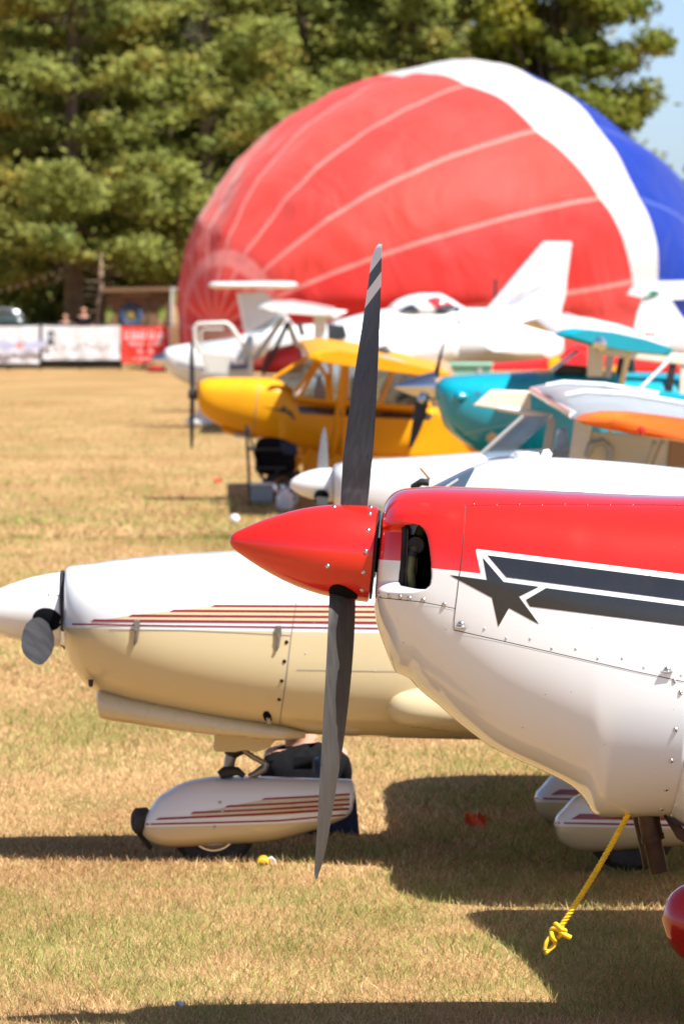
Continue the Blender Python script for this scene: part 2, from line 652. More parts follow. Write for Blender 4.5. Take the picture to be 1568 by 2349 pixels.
def make_grass(n_near, n_mid, n_far, n_fade):
    xs, ys, sz, wd_ = [], [], [], []
    for (n, y0, y1, mar, s0, s1, w0) in ((n_near, 18.6, 25.5, 0.6, 0.020, 0.050, 0.0026), (n_mid, 25.5, 36, 0.6, 0.025, 0.055, 0.004), (n_far, 36, 58, 0.6, 0.03, 0.06, 0.007), (n_fade, 58, 125, 0.6, 0.035, 0.07, 0.012)):
        y = y0 + (y1-y0)*RNG.random(n)**(2.2 if y0 == 58 else 1.0)
        q = RNG.random(n)*2-1
        out = RNG.random(n) < 0.30               # thinning fringe beyond the picture's sides
        x = np.where(out, np.sign(q)*(y*0.0603+mar+4.5*np.abs(q)**1.8), q*(y*0.0603+mar))
        # clumps
        x = x + RNG.normal(0, 0.01, n)
        xs.append(x); ys.append(y)
        sz.append(s0+(s1-s0)*RNG.random(n)**1.5); wd_.append(np.full(n, w0)*(0.6+0.8*RNG.random(n)))
    x, y, L, w = map(np.concatenate, (xs, ys, sz, wd_))
    n = len(x)
    az = RNG.random(n)*2*math.pi
    tilt = np.radians(12 + 62*RNG.random(n))
    hd = RNG.random(n)*2*math.pi
    dx, dy, dz = np.sin(tilt)*np.cos(az), np.sin(tilt)*np.sin(az), np.cos(tilt)
    px, py = np.cos(hd), np.sin(hd)
    patch = vnoise(x*0.75+5, y*0.42, 11)*0.5 + vnoise(x*1.9+5, y*1.1, 17)*0.27 + vnoise(x*4.6, y*2.8, 12)*0.23
    gp = np.clip((patch-0.41)*3.8, 0.05, 0.95)
    green = (RNG.random(n) < gp*0.75).astype(float)*(0.5+0.5*RNG.random(n))
    L = L*np.where(green > 0.1, 1.25, 1.0)*(0.8+0.5*patch)
    tone = np.clip(RNG.normal(0.55, 0.30, n), 0, 1)*(0.45+0.45*vnoise(x*0.9+3, y*0.5, 19)+0.50*vnoise(x*2.6, y*1.2, 14)+0.18*vnoise(x*9, y*6, 15))
    tone = np.clip(tone, 0, 1)
    V = np.zeros((n, 5, 3))
    z0 = -0.004
    for k, (t, ww) in enumerate(((0, -1), (0, 1), (0.55, 0.8), (0.55, -0.8), (1.0, 0))):
        bend = t*t*0.35
        V[:, k, 0] = x + dx*L*(t+bend*0.3) + px*w*ww*0.5
        V[:, k, 1] = y + dy*L*(t+bend*0.3) + py*w*ww*0.5
        V[:, k, 2] = z0 + dz*L*(t - bend*0.4) + 0.002
    me = bpy.data.meshes.new('grass')
    me.vertices.add(n*5)
    me.vertices.foreach_set('co', V.reshape(-1).astype(np.float32))
    base = (np.arange(n)*5)[:, None]
    loops = np.concatenate([base+np.array([[0, 1, 2, 3]]), base+np.array([[3, 2, 4]])], 1).reshape(-1)
    starts = (np.arange(n)*7)[:, None] + np.array([[0, 4]])
    me.loops.add(n*7)
    me.loops.foreach_set('vertex_index', loops.astype(np.int32))
    me.polygons.add(n*2)
    me.polygons.foreach_set('loop_start', starts.reshape(-1).astype(np.int32))
    for nm, arr in (('tone', tone), ('green', green)):
        at = me.attributes.new(nm, 'FLOAT', 'POINT')
        at.data.foreach_set('value', np.repeat(arr, 5).astype(np.float32))
    me.materials.append(M['blades'])
    me.update(calc_edges=True)
    me.validate()
    o = link('grass', me)
    return tag(o, 'short dry straw and green grass blades covering the near field', None, kind='stuff')


make_grass(205000, 170000, 125000, 80000)

# ------------------------------------------------------------------ trees
def foliage_mat(name, dark, light, tip, trans=0.42):
    m, nt, out = new_mat(name)
    t = node(nt, 'ShaderNodeAttribute', attribute_name='tone')
    b = mixc(nt, t.outputs['Fac'], dark, light)
    b = mixc(nt, noise_fac(nt, 0.55, 3, 0.52, 0.72), b, tip)
    b = mixc(nt, noise_fac(nt, 0.30, 2, 0.56, 0.76, vec_scale=(1, 1, 1.6)), b, mul(dark, 1.1))
    oi = nt.nodes.new('ShaderNodeObjectInfo')
    sc_ = node(nt, 'ShaderNodeMath', operation='MULTIPLY')
    sc_.inputs[1].default_value = 0.22
    nt.links.new(oi.outputs['Random'], sc_.inputs[0])
    b = mixc(nt, sc_.outputs[0], b, mul(dark, 0.85))
    d = nt.nodes.new('ShaderNodeBsdfPrincipled')
    d.inputs['Roughness'].default_value = 0.6
    d.inputs['Specular IOR Level'].default_value = 0.25
    nt.links.new(b, d.inputs['Base Color'])
    tr = nt.nodes.new('ShaderNodeBsdfTranslucent')
    nt.links.new(b, tr.inputs[0])
    mx = nt.nodes.new('ShaderNodeMixShader')
    mx.inputs[0].default_value = trans
    nt.links.new(d.outputs[0], mx.inputs[1])
    nt.links.new(tr.outputs[0], mx.inputs[2])
    nt.links.new(mx.outputs[0], out.inputs[0])
    return m


M['pine'] = foliage_mat('pine_needles', (0.125, 0.17, 0.040), (0.42, 0.44, 0.095), (0.47, 0.32, 0.06))
M['leaf'] = foliage_mat('maple_leaves', (0.10, 0.14, 0.018), (0.27, 0.29, 0.035), (0.34, 0.28, 0.03), 0.45)
M['grey_leaf'] = foliage_mat('grey_green_leaves', (0.07, 0.075, 0.04), (0.15, 0.14, 0.075), (0.16, 0.15, 0.07), 0.3)


def leaf_mesh(name, C, N, size, aspect, mat, tone):
    """many small diamond leaves: centres C, facing directions N"""
    n = len(C)
    N = N/(np.linalg.norm(N, axis=1, keepdims=True)+1e-9)
    D = np.cross(N, RNG.normal(size=(n, 3)))
    D /= np.linalg.norm(D, axis=1, keepdims=True)+1e-9
    S = np.cross(N, D)
    s = size[:, None]
    V = np.stack([C - D*s*0.5, C + S*s*aspect*0.5, C + D*s*0.5, C - S*s*aspect*0.5], 1).reshape(-1, 3)
    me = bpy.data.meshes.new(name)
    me.vertices.add(n*4)
    me.vertices.foreach_set('co', V.reshape(-1).astype(np.float32))
    me.loops.add(n*4)
    me.loops.foreach_set('vertex_index', np.arange(n*4, dtype=np.int32))
    me.polygons.add(n)
    me.polygons.foreach_set('loop_start', (np.arange(n)*4).astype(np.int32))
    at = me.attributes.new('tone', 'FLOAT', 'POINT')
    at.data.foreach_set('value', np.repeat(tone, 4).astype(np.float32))
    me.materials.append(mat)
    me.update(calc_edges=True)
    return me


def pine_meshes(H, seed, spread=4.2, first=2.6, nwh=11):
    r = np.random.default_rng(seed)
    geos = []
    tp = [(math.sin(i*1.3+seed)*0.08, math.cos(i*0.9+seed)*0.08, H*i/9) for i in range(10)]
    geos.append(tube_geo(tp, [0.34*(1-0.93*i/9)+0.01 for i in range(10)], 10))
    C, N, S, T = [], [], [], []
    for w in range(nwh):
        f = w/(nwh-1)
        z = first + (H-first-0.3)*f
        Lm = spread*(1-f)**0.75*(0.75+0.4*r.random()) + 0.5
        nb = int(r.integers(5, 8)) if f < 0.8 else 4
        a0 = r.random()*6.28
        for b in range(nb):
            az = a0 + 6.283*b/nb + r.normal(0, 0.2)
            L = Lm*(0.65+0.5*r.random())
            zb = z + r.normal(0, 0.35)
            rise = 0.12+0.35*f
            pts = []
            for k in range(6):
                t = k/5
                pts.append(Vector((math.cos(az)*L*t, math.sin(az)*L*t, zb + L*(rise*t - 0.28*math.sin(t*2.2)*(1-f)) + 0.25*t*t*L*0.5)))
            geos.append(tube_geo(pts, [0.07*(1-0.85*k/5)*(1-0.5*f)+0.008 for k in range(6)], 5))
            # plates of needles along the limb
            nc = int(6+L*3.6)
            for c in range(nc):
                t = 0.30+0.72*r.random()**0.8
                q = np.array(pts[min(4, int(t*5))].lerp(pts[min(5, int(t*5)+1)], min(1, t*5-min(4, int(t*5)))))
                side = r.normal(0, 0.36*L*0.45*(1.15-0.5*t))
                cc = q + np.array([-math.sin(az)*side, math.cos(az)*side, 0.10+abs(r.normal(0, 0.12))-abs(side)*0.10])
                kk = 54
                rad = 0.22+0.55*r.random()**1.5
                d = r.normal(size=(kk, 3))
                d /= np.linalg.norm(d, axis=1, keepdims=True)
                off = d*(r.random((kk, 1))**0.5)*np.array([rad, rad, rad*0.55])
                loose = r.random(kk) < 0.33
                off[loose] = r.normal(0, 1, (int(loose.sum()), 3))*np.array([0.50, 0.50, 0.20])
                out_ = np.array([math.cos(az), math.sin(az), 0.35])
                off = off + out_*(r.random((kk, 1))*0.45)
                C.append(cc+off)
                nn = d*0.75 + np.array([math.cos(az)*0.25, math.sin(az)*0.25, 0.40]) + r.normal(0, 0.30, (kk, 3))
                N.append(nn)
                S.append(0.17+0.17*r.random(kk))
                T.append(np.clip(0.45+0.35*r.random(kk)+0.25*(r.random()-0.5), 0, 1))
    C, N, S, T = map(np.concatenate, (C, N, S, T))
    crown = leaf_mesh('crown', C, N, S, 0.42, M['pine'], T)
    V, F = merge(geos)
    tm = bpy.data.meshes.new('trunk')
    tm.from_pydata(V, [], F)
    tm.materials.append(M['bark'])
    return tm, crown


def broad_meshes(H, seed, rx, crown_z0, mat, ncl=150, leaves=190, lsize=0.24, clr=(0.8, 0.7)):
    r = np.random.default_rng(seed)
    geos = [tube_geo([(0.1*math.sin(i+seed), 0.1*math.cos(i*1.3), H*0.75*i/6) for i in range(7)], [0.36*(1-0.75*i/6) for i in range(7)], 10)]
    C, N, S, T = [], [], [], []
    zc = (H+crown_z0)/2
    hz = (H-crown_z0)/2
    for c in range(ncl):
        d = r.normal(size=3)
        d /= np.linalg.norm(d)
        rr = 0.45+0.55*r.random()**0.5
        bulge = 0.85+0.3*math.sin(d[0]*4+seed)*math.sin(d[2]*5+1.3)
        q = np.array([d[0]*rx*rr*bulge, d[1]*rx*rr*bulge, zc + d[2]*hz*rr])
        if c % 3 == 0:
            s = Vector((0.1*math.sin(seed), 0, crown_z0 + (q[2]-crown_z0)*0.4))
            mid = s.lerp(Vector(q), 0.55) + Vector((0, 0, 0.3))
            geos.append(tube_geo([s, mid, Vector(q)], [0.09, 0.05, 0.015], 5))
        R = clr[0]*(0.6+0.7*r.random())
        kk = leaves
        dd = r.normal(size=(kk, 3))
        dd /= np.linalg.norm(dd, axis=1, keepdims=True)
        C.append(q + dd*(r.random((kk, 1))**0.45)*np.array([R, R, R*clr[1]]))
        N.append(dd + r.normal(0, 0.45, (kk, 3)) + np.array([0, 0, 0.25]))
        S.append(lsize*(0.6+0.8*r.random(kk)))
        T.append(np.clip(0.2+0.6*r.random(kk)+0.3*(r.random()-0.5), 0, 1))
    C, N, S, T = map(np.concatenate, (C, N, S, T))
    crown = leaf_mesh('crown', C, N, S, 0.75, mat, T)
    V, F = merge(geos)
    tm = bpy.data.meshes.new('trunk')
    tm.from_pydata(V, [], F)
    tm.materials.append(M['bark'])
    return tm, crown


def put_tree(name, meshes, x, y, rz, s, label, cat, group):
    o = thing(name, (x, y, 0), label, cat, group)
    o.rotation_euler = (0, 0, rz)
    o.scale = (s, s, s)
    link('trunk', meshes[0], o)
    link('crown', meshes[1], o)
    return o


def ux(u, Y):
    return (u-784.0)*Y/FPX


P1 = pine_meshes(17, 1, 4.4, 3.4, 12)
P2 = pine_meshes(19, 2, 4.0, 2.8, 13)
P3 = pine_meshes(16, 3, 4.8, 3.0, 11)
B1 = broad_meshes(15.5, 5, 3.1, 3.0, M['leaf'], 170, 190)
B2 = broad_meshes(13, 6, 2.6, 3.2, M['grey_leaf'], 80, 150, 0.2, (0.9, 0.8))
GT = 'trees along the far edge of the field'
put_tree('pine_tree', P1, ux(165, 178), 178, 0.3, 1.0, 'tall pine whose bare trunk rises behind the white banner with the black emblem', 'tree', GT)
put_tree('pine_tree', P2, ux(-40, 183), 183, 1.9, 1.0, 'pine with low dark boughs standing over the parked car behind the fence', 'tree', GT)
put_tree('pine_tree', P3, ux(470, 182), 182, 4.0, 1.0, 'broad pine above the brown painted shed next to the red balloon', 'tree', GT)
put_tree('pine_tree', P2, ux(690, 190), 190, 5.1, 1.05, 'pine rising behind the upper slope of the red balloon', 'tree', GT)
put_tree('pine_tree', P1, ux(960, 186), 186, 2.6, 1.02, 'pine with yellowish needle tips behind the white band at the balloon top', 'tree', GT)
put_tree('maple_tree', B1, ux(1285, 184), 184, 0.6, 1.0, 'leafy yellow green maple at the edge of the pale sky', 'tree', GT)
put_tree('grey_leaved_tree', B2, ux(345, 187), 187, 0.6, 1.0, 'greyish loose leaved tree between the pines behind the red banner', 'tree', GT)
back = [(-330, 196, P3, 0.2), (90, 198, P2, 0.7), (330, 197, P1, 3.9), (560, 199, P3, 2.2), (800, 200, P2, 1.1), (1120, 196, P3, 5.5), (-150, 204, P1, 4.4), (230, 206, P3, 1.4), (700, 207, P1, 0.1), (980, 206, P2, 3.1), (450, 208, P2, 5.9), (610, 203, P3, 0.9), (-60, 212, P2, 2.0), (180, 214, P1, 5.2), (420, 214, P2, 3.3), (540, 212, P1, 2.9)]
for i, (u, Y, pm, rz) in enumerate(back):
    put_tree('pine_tree', pm, ux(u, Y), Y, rz, 1.12, 'shaded pine in the dense second row behind the front trees', 'tree', 'pines of the second row')
# undergrowth that closes the foot of the wood
r_ = np.random.default_rng(21)
C = np.stack([r_.uniform(-24, 9, 26000), r_.uniform(187, 205, 26000), np.abs(r_.normal(0, 1.7, 26000))], 1)
um = leaf_mesh('undergrowth', C, r_.normal(size=(26000, 3)), 0.25+0.3*r_.random(26000), 0.6, M['pine'], 0.4*r_.random(26000))
tag(link('undergrowth', um), 'dark tangled undergrowth at the foot of the wood', None, kind='stuff')
# low wood along the horizon far beyond the field
C = np.stack([r_.uniform(-60, 420, 30000), r_.uniform(640, 700, 30000), np.abs(r_.normal(0, 4.5, 30000))], 1)
C[:, 2] *= 0.6+0.8*vnoise(C[:, 0]*0.06, C[:, 0]*0.0, 33)
fm = leaf_mesh('distant_wood', C, r_.normal(size=(30000, 3)), 2.2+2.0*r_.random(30000), 0.8, M['leaf'], 0.6*r_.random(30000))
tag(link('distant_wood', fm), 'low dark wood along the horizon far beyond the field', None, kind='stuff')
# dead thin tree with bare side twigs
dt = thing('dead_tree', (ux(228, 176), 176, 0), 'thin bare pale trunk with short dead twigs beside the brown shed', 'tree')
tube('trunk', [W(226, 762, 176)*1, W(228, 700, 176), W(231, 660, 176), W(232, 560, 176)], [0.10, 0.09, 0.085, 0.03], paint('pale_dead_bark', (0.36, 0.26, 0.19), 0.9, 0, 0.2), dt)
gs = []
for k in range(14):
    v0 = 735-k*9
    s = 1 if k % 2 else -1
    gs.append(tube_geo([W(228, v0, 176), W(228+s*28, v0-4+random.uniform(-6, 6), 176), W(228+s*45, v0-8+random.uniform(-10, 10), 176)], [0.03, 0.02, 0.008], 5))
V, F = merge(gs)
mesh_obj('twigs', V, F, M['bark'], dt)

# ------------------------------------------------------------------ balloon
def make_balloon():
    YB = 166.0
    R = 503*YB/FPX
    C0 = np.array(W(1062, 652, YB))            # centre of the widest part
    pole = np.array([-0.74, -0.66, -0.13]); pole /= np.linalg.norm(pole)
    ax = -pole
    e1 = np.array([0, 0, 1.0]) - ax*ax[2]; e1 /= np.linalg.norm(e1)
    e2 = np.cross(ax, e1)
    ax2 = np.array([0.88, 0.46, -0.14]); ax2 /= np.linalg.norm(ax2)
    KX = 1.48
    prof = []                                  # offset along axis, radius, latitude in degrees
    for k in range(63):
        t = math.radians(126*k/62)
        kx = KX if t < math.pi/2 else 1.0
        prof.append((-R*kx*math.cos(t), R*math.sin(t), 126*k/62))
    s0, r0, t0 = prof[-1]
    Lc = (r0-1.3)/math.tan(math.radians(30))
    for k in range(1, 31):
        f = k/30
        prof.append((s0+Lc*f, r0+(1.3-r0)*f - 0.35*math.sin(f*3.14), t0+60*f))
    NG = 16; SEG = NG*12
    V, lat, lat2, tape, pan, ring = [], [], [], [], [], []
    rs = np.random.default_rng(4)
    gl = rs.random(NG)
    for (s, r, t) in prof:
        for j in range(SEG):
            ph = 2*math.pi*j/SEG
            q = (j % 12)/12.0
            dd = min(q, 1-q)                      # 0 on a tape
            bul = 1 + 0.016*math.sin(math.pi*q)*min(1, t/25.0)
            fold = 0.0
            if t > 105:
                w = min(1, (t-105)/25)
                fold = w*(0.030*math.sin(ph*9+t*0.05)+0.018*math.sin(ph*17+t*0.11))
            rr = r*(bul+fold)
            sb = R*math.sin(math.radians(12))
            P = C0 + ax*min(s, sb) + ax2*max(0, s-sb)*1.2 + (e1*math.cos(ph)+e2*math.sin(ph))*rr
            wob = 0.7*math.sin(ph*8+0.5)+0.5*math.sin(ph*5)
            V.append(P)
            cp = math.cos(ph)
            lat.append(t + (16 if cp > 0 else 36)*cp + wob*0.5)
            lat2.append(t + 3*max(0, cp) + 46*min(0, cp) + wob)
            tape.append(dd*2*math.pi/NG*max(r, 0.02)); pan.append(gl[j//12]); ring.append(-abs(t-17.5))
    V = np.array(V)
    # it is only partly filled: cloth rests on the ground and spreads, soft dents on the sides
    dent = (vnoise(V[:, 0]*0.55+9, V[:, 2]*0.55+V[:, 1]*0.3, 5)-0.5)*0.15 + (vnoise(V[:, 0]*1.4, V[:, 2]*1.4+V[:, 1], 6)-0.5)*0.10
    ctr = C0
    nrm = (V-ctr)/np.linalg.norm(V-ctr, axis=1, keepdims=True)
    V = V + nrm*dent[:, None]
    V = V + nrm*(0.10*np.maximum(0, vnoise(V[:, 0]*0.9+V[:, 2]*1.3, V[:, 2]*0.25-V[:, 0]*0.15, 8)-0.62))[:, None]*1.4
    # soft horizontal crease low on the near side
    V[:, 1] += 0.28*np.exp(-((V[:, 2]-1.55-0.12*np.sin(V[:, 0]*0.7))/0.30)**2)*(V[:, 1] < YB)
    low = V[:, 2] < 0.9
    z = V[:, 2].copy()
    V[:, 2] = np.where(low, 0.02+0.88*np.exp((z-0.9)/0.88), z)
    push = np.clip(0.9-z, 0, 3)*0.18
    hv = V[:, :2]-ctr[:2]
    hv /= np.linalg.norm(hv, axis=1, keepdims=True)+1e-6
    V[:, 0] += hv[:, 0]*push*np.exp(-np.clip(0.9-z, 0, 9)*0.5)
    V[:, 1] += hv[:, 1]*push*np.exp(-np.clip(0.9-z, 0, 9)*0.5)
    F = ring_faces(len(prof), SEG, True, False)
    lat, lat2, tape, pan, ring = map(np.array, (lat, lat2, tape, pan, ring))
    m, nt, out = new_mat('balloon_cloth')
    pa = node(nt, 'ShaderNodeAttribute', attribute_name='pan')
    red = mixc(nt, pa.outputs['Fac'], (0.70, 0.030, 0.026), (0.83, 0.075, 0.055))
    tp = attr_mask(nt, 'tape', 0.055, 0.04)
    inv = node(nt, 'ShaderNodeMath', operation='SUBTRACT'); inv.inputs[0].default_value = 1.0
    nt.links.new(tp, inv.inputs[1])
    red = mixc(nt, inv.outputs[0], red, (0.90, 0.30, 0.26))
    red = mixc(nt, attr_mask(nt, 'ring', -2.0, 0.8), red, (0.90, 0.28, 0.25))
    red = mixc(nt, noise_fac(nt, 0.5, 3), red, mixc(nt, 0.12, red, (0.9, 0.2, 0.2)))
    blue = mixc(nt, inv.outputs[0], (0.003, 0.045, 0.42), (0.08, 0.14, 0.52))
    c = mixc(nt, attr_mask(nt, 'lat', 96.5, 0.3), red, (0.80, 0.79, 0.78))
    c = mixc(nt, attr_mask(nt, 'lat2', 106.0, 0.3), c, blue)
    p = nt.nodes.new('ShaderNodeBsdfPrincipled')
    p.inputs['Roughness'].default_value = 0.6
    p.inputs['Specular IOR Level'].default_value = 0.2
    p.inputs['Sheen Weight'].default_value = 0.3
    nt.links.new(c, p.inputs['Base Color'])
    bw = nt.nodes.new('ShaderNodeBump')
    bw.inputs['Strength'].default_value = 0.8
    bw.inputs['Distance'].default_value = 0.16
    nt.links.new(noise_fac(nt, 0.55, 5, 0.2, 0.8, vec_scale=(1.0, 1.0, 0.45), dist=1.2), bw.inputs['Height'])
    nt.links.new(bw.outputs[0], p.inputs['Normal'])
    tr = nt.nodes.new('ShaderNodeBsdfTranslucent')
    nt.links.new(bw.outputs[0], tr.inputs['Normal'])
    nt.links.new(c, tr.inputs[0])
    mx = nt.nodes.new('ShaderNodeMixShader'); mx.inputs[0].default_value = 0.35
    nt.links.new(p.outputs[0], mx.inputs[1]); nt.links.new(tr.outputs[0], mx.inputs[2])
    nt.links.new(mx.outputs[0], out.inputs[0])
    base = thing('hot_air_balloon', (float(C0[0]), YB, 0), 'huge half filled red white and blue hot air balloon lying on its side', 'hot air balloon')
    mesh_obj('envelope', V, F, m, base, attrs={'lat': lat, 'lat2': lat2, 'tape': tape, 'pan': pan, 'ring': ring}, fix=True)
    # slack red cloth lying in front of the fence
    gxx = np.linspace(0, 1, 26); gyy = np.linspace(0, 1, 12)
    SV = []
    for b in gyy:
        for a_ in gxx:
            q = W(335+90*a_, 850, 159.0)
            SV.append((q.x, 158.5+4.0*b, 0.04+(0.03+0.25*a_*b)*abs(math.sin(a_*9+b*4))+0.12*a_))
    SF = [(j*26+i, j*26+i+1, (j+1)*26+i+1, (j+1)*26+i) for j in range(11) for i in range(25)]
    mesh_obj('slack_cloth', SV, SF, fabric('slack_red_cloth', (0.70, 0.03, 0.04), 0.2), base)


make_balloon()

# ------------------------------------------------------------------ people (skin-grown figures)
def skin_part(name, joints, edges, mat, parent, lev=2, root=0):
    """joints: list of ((x,y,z) world, radius)"""
    off = wpos(parent)
    me = bpy.data.meshes.new(name)
    me.from_pydata([tuple(Vector(j[0])-off) for j in joints], edges, [])
    me.materials.append(mat)
    o = link(name, me, parent)
    md = o.modifiers.new('skin', 'SKIN')
    md.use_smooth_shade = True
    for i, j in enumerate(joints):
        sv = me.skin_vertices[0].data[i]
        rr = j[1] if hasattr(j[1], '__len__') else (j[1], j[1])
        sv.radius = rr
        sv.use_root = (i == root)
    sb = o.modifiers.new('sub', 'SUBSURF')
    sb.levels = lev
    sb.render_levels = lev
    return o


def standing_person(x, y, label, shirt, hair=True, h=1.75, face=-1.0):
    t = thing('person', (x, y, 0), label, 'person')
    k = h/1.75

    def J(a, b, c, r):
        return ((x+a*k, y+b*k, c*k), (r[0]*k, r[1]*k) if hasattr(r, '__len__') else r*k)
    j = [J(0, 0, .95, (.16, .11)), J(0, 0, 1.15, (.15, .10)), J(0, 0, 1.38, (.18, .11)), J(0, 0, 1.47, .07), J(0, -.01, 1.53, .055), J(0, -.02, 1.62, .095), J(0, -.015, 1.69, .085),
         J(.20, 0, 1.40, .06), J(.26, -.02, 1.13, .045), J(.24, -.12, .90, .035), J(-.20, 0, 1.40, .06), J(-.26, -.02, 1.13, .045), J(-.24, -.12, .90, .035),
         J(.10, 0, .88, .09), J(.11, -.01, .48, .06), J(.12, .02, .09, .045), J(.13, -.14, .04, .04), J(-.10, 0, .88, .09), J(-.11, -.01, .48, .06), J(-.12, .02, .09, .045), J(-.13, -.14, .04, .04)]
    e = [(0, 1), (1, 2), (2, 3), (3, 4), (4, 5), (5, 6), (2, 7), (7, 8), (8, 9), (2, 10), (10, 11), (11, 12), (0, 13), (13, 14), (14, 15), (15, 16), (0, 17), (17, 18), (18, 19), (19, 20)]
    skin_part('body', j, e, M['skin'], t)
    sj = [J(0, 0, .92, (.18, .13)), J(0, 0, 1.15, (.17, .125)), J(0, 0, 1.38, (.20, .13)), J(0, 0, 1.46, .09), J(.21, 0, 1.39, .075), J(.25, -.01, 1.2, .065), J(-.21, 0, 1.39, .075), J(-.25, -.01, 1.2, .065)]
    skin_part('shirt', sj, [(0, 1), (1, 2), (2, 3), (2, 4), (4, 5), (2, 6), (6, 7)], shirt, t)
    tj = [J(0, 0, .93, (.18, .13)), J(.10, 0, .86, .105), J(.11, -.01, .48, .08), J(.12, .02, .08, .065), J(-.10, 0, .86, .105), J(-.11, -.01, .48, .08), J(-.12, .02, .08, .065)]
    skin_part('trousers', tj, [(0, 1), (1, 2), (2, 3), (0, 4), (4, 5), (5, 6)], M['jeans'], t)
    if hair:
        skin_part('hair', [J(0, .03, 1.64, .085), J(0, .0, 1.71, .088)], [(0, 1)], M['hair'], t)
    return t


standing_person(ux(192, 170.5), 170.5, 'person in a black top looking over the banner fence in front of the trunk', M['tshirt'], False, 1.80)
standing_person(ux(150, 171.5), 171.5, 'shorter person with dark hair beside the black topped one behind the banner fence', M['black_matte'], True, 1.58)
standing_person(ux(366, 169.5), 169.5, 'person whose forehead just shows above the red banner', paint('rust_shirt', (0.3, 0.08, 0.05), 0.8, 0, 0.1), True, 1.42)

# ------------------------------------------------------------------ far fence with banners, car, shed, lights
def wavy_sheet(name, u0, u1, v0, v1, Y, mat, parent, nu=26, nv=8, amp=0.03):
    V, F = [], []
    for j in range(nv):
        for i in range(nu):
            a, b = i/(nu-1), j/(nv-1)
            p = W(u0+(u1-u0)*a, v0+(v1-v0)*b, Y)
            w = amp*math.sin(a*11+b*2+u0)*0.6+amp*0.5*math.sin(a*23-b*3)
            V.append((p.x, p.y+w*(0.3+b), p.z - 0.03*math.sin(a*math.pi)*(1-b)))
    for j in range(nv-1):
        for i in range(nu-1):
            F.append((j*nu+i, j*nu+i+1, (j+1)*nu+i+1, (j+1)*nu+i))
    return mesh_obj(name, V, F, mat, parent, fix=False)


YF = 162.0
fence = thing('banner_fence', (ux(190, YF), YF, 0), 'dark wire fence at the far edge of the field that carries the banners', 'fence')
gs = []
for u in (-60, 20, 92, 185, 277, 330, 386, 440):
    pb = W(u, 850, YF); pb.z = 0
    tube('post', [(pb.x, YF+.06, 0), (pb.x, YF+.06, 1.36)], 0.035, M['black_matte'], fence, 8)
for k in range(9):
    z = 0.12+k*0.15
    gs.append(tube_geo([(ux(-120, YF), YF+.06, z), (ux(450, YF), YF+.06, z)], 0.010, 5))
for k in range(64):
    x = ux(-120+570*k/63, YF)
    gs.append(tube_geo([(x, YF+.06, 0.02), (x, YF+.06, 1.34)], 0.008, 4))
V, F = merge(gs)
tag(mesh_obj('wire_mesh', V, F, M['black_matte'], fence), kind='stuff')
V, F = box_geo(((ux(-120, YF)+ux(277, YF))/2, YF+.10, 0.55), (ux(277, YF)-ux(-120, YF), 0.02, 1.0))
mesh_obj('windscreen_net', V, F, fabric('dark_net', (0.05, 0.045, 0.04), 0.3), fence)


def lettering(name, u0, u1, v, h, Y, mat, parent, seed, gap=0.35, cap=True):
    """unreadable print: rows of small upright strokes"""
    rr = random.Random(seed)
    gs = []
    u = u0
    while u < u1:
        w = h*rr.uniform(0.35, 0.75)
        hh = h*(1.0 if (cap and u == u0) or rr.random() < 0.3 else 0.68)
        if rr.random() > 0.12:
            p0, p1 = W(u, v, Y), W(u+w, v-hh, Y)
            for a in (0, 1):
                xx = p0.x if a == 0 else p1.x-0.25*(p1.x-p0.x)
                gs.append(box_geo((xx+0.12*(p1.x-p0.x), Y, (p0.z+p1.z)/2), (0.25*(p1.x-p0.x), 0.004, p1.z-p0.z)))
            zz = rr.choice((p1.z, (p0.z+p1.z)/2, p0.z))
            gs.append(box_geo(((p0.x+p1.x)/2, Y-.001, zz), (p1.x-p0.x, 0.003, 0.22*(p1.z-p0.z))))
        u += w + h*gap*(0.4 if rr.random() > 0.15 else 2)
    V, F = merge(gs)
    return tag(mesh_obj(name, V, F, mat, parent, smooth=False, fix=True), kind='stuff')


GB = 'banners hung on the far fence'
b1 = thing('banner', (ux(20, YF), YF, 0.4), 'white banner with pale blue wings printed across it', 'banner', GB)
wavy_sheet('sheet', -62, 90, 747, 835, YF, M['banner_white'], b1)
YB_ = YF-0.14
for sgn in (-1, 1):
    prism('wing_print', [(45+sgn*8, 788), (45+sgn*70, 780), (45+sgn*62, 788), (45+sgn*58, 794), (45+sgn*48, 799), (45+sgn*30, 804), (45+sgn*10, 800)], YB_, YB_+.01, M['print_blue'], b1)
revolve('roundel_print', W(45, 792, YB_), (0, 1, 0), [(0, 0.001), (0, 0.10), (0.01, 0.10)], paint('faded_red_print', (0.6, 0.25, 0.25), 0.6, 0, 0.1), b1, 20)
lettering('lettering', -45, 84, 772, 9, YB_, M['print_grey'], b1, 3)
lettering('lettering', -5, 80, 815, 8, YB_, M['print_blue'], b1, 4)
b2 = thing('banner', (ux(186, YF), YF, 0.4), 'white banner with a small black emblem and faint grey lettering', 'banner', GB)
wavy_sheet('sheet', 97, 276, 747, 826, YF, M['banner_white'], b2)
prism('emblem_print', [(110, 760), (124, 760), (124, 778), (120, 772), (117, 762), (115, 775), (124, 783), (124, 792), (111, 792)], YB_, YB_+.01, M['print_black'], b2)
lettering('lettering', 135, 262, 777, 13, YB_, M['print_grey'], b2, 5)
lettering('lettering', 128, 255, 797, 6, YB_, M['print_grey'], b2, 6)
b3 = thing('banner', (ux(330, YF), YF, 0.4), 'bright red banner with lines of white lettering', 'banner', GB)
wavy_sheet('sheet', 278, 384, 748, 833, YF, M['banner_red'], b3)
lettering('lettering', 286, 376, 776, 17, YB_, M['banner_white'], b3, 7, 0.2)
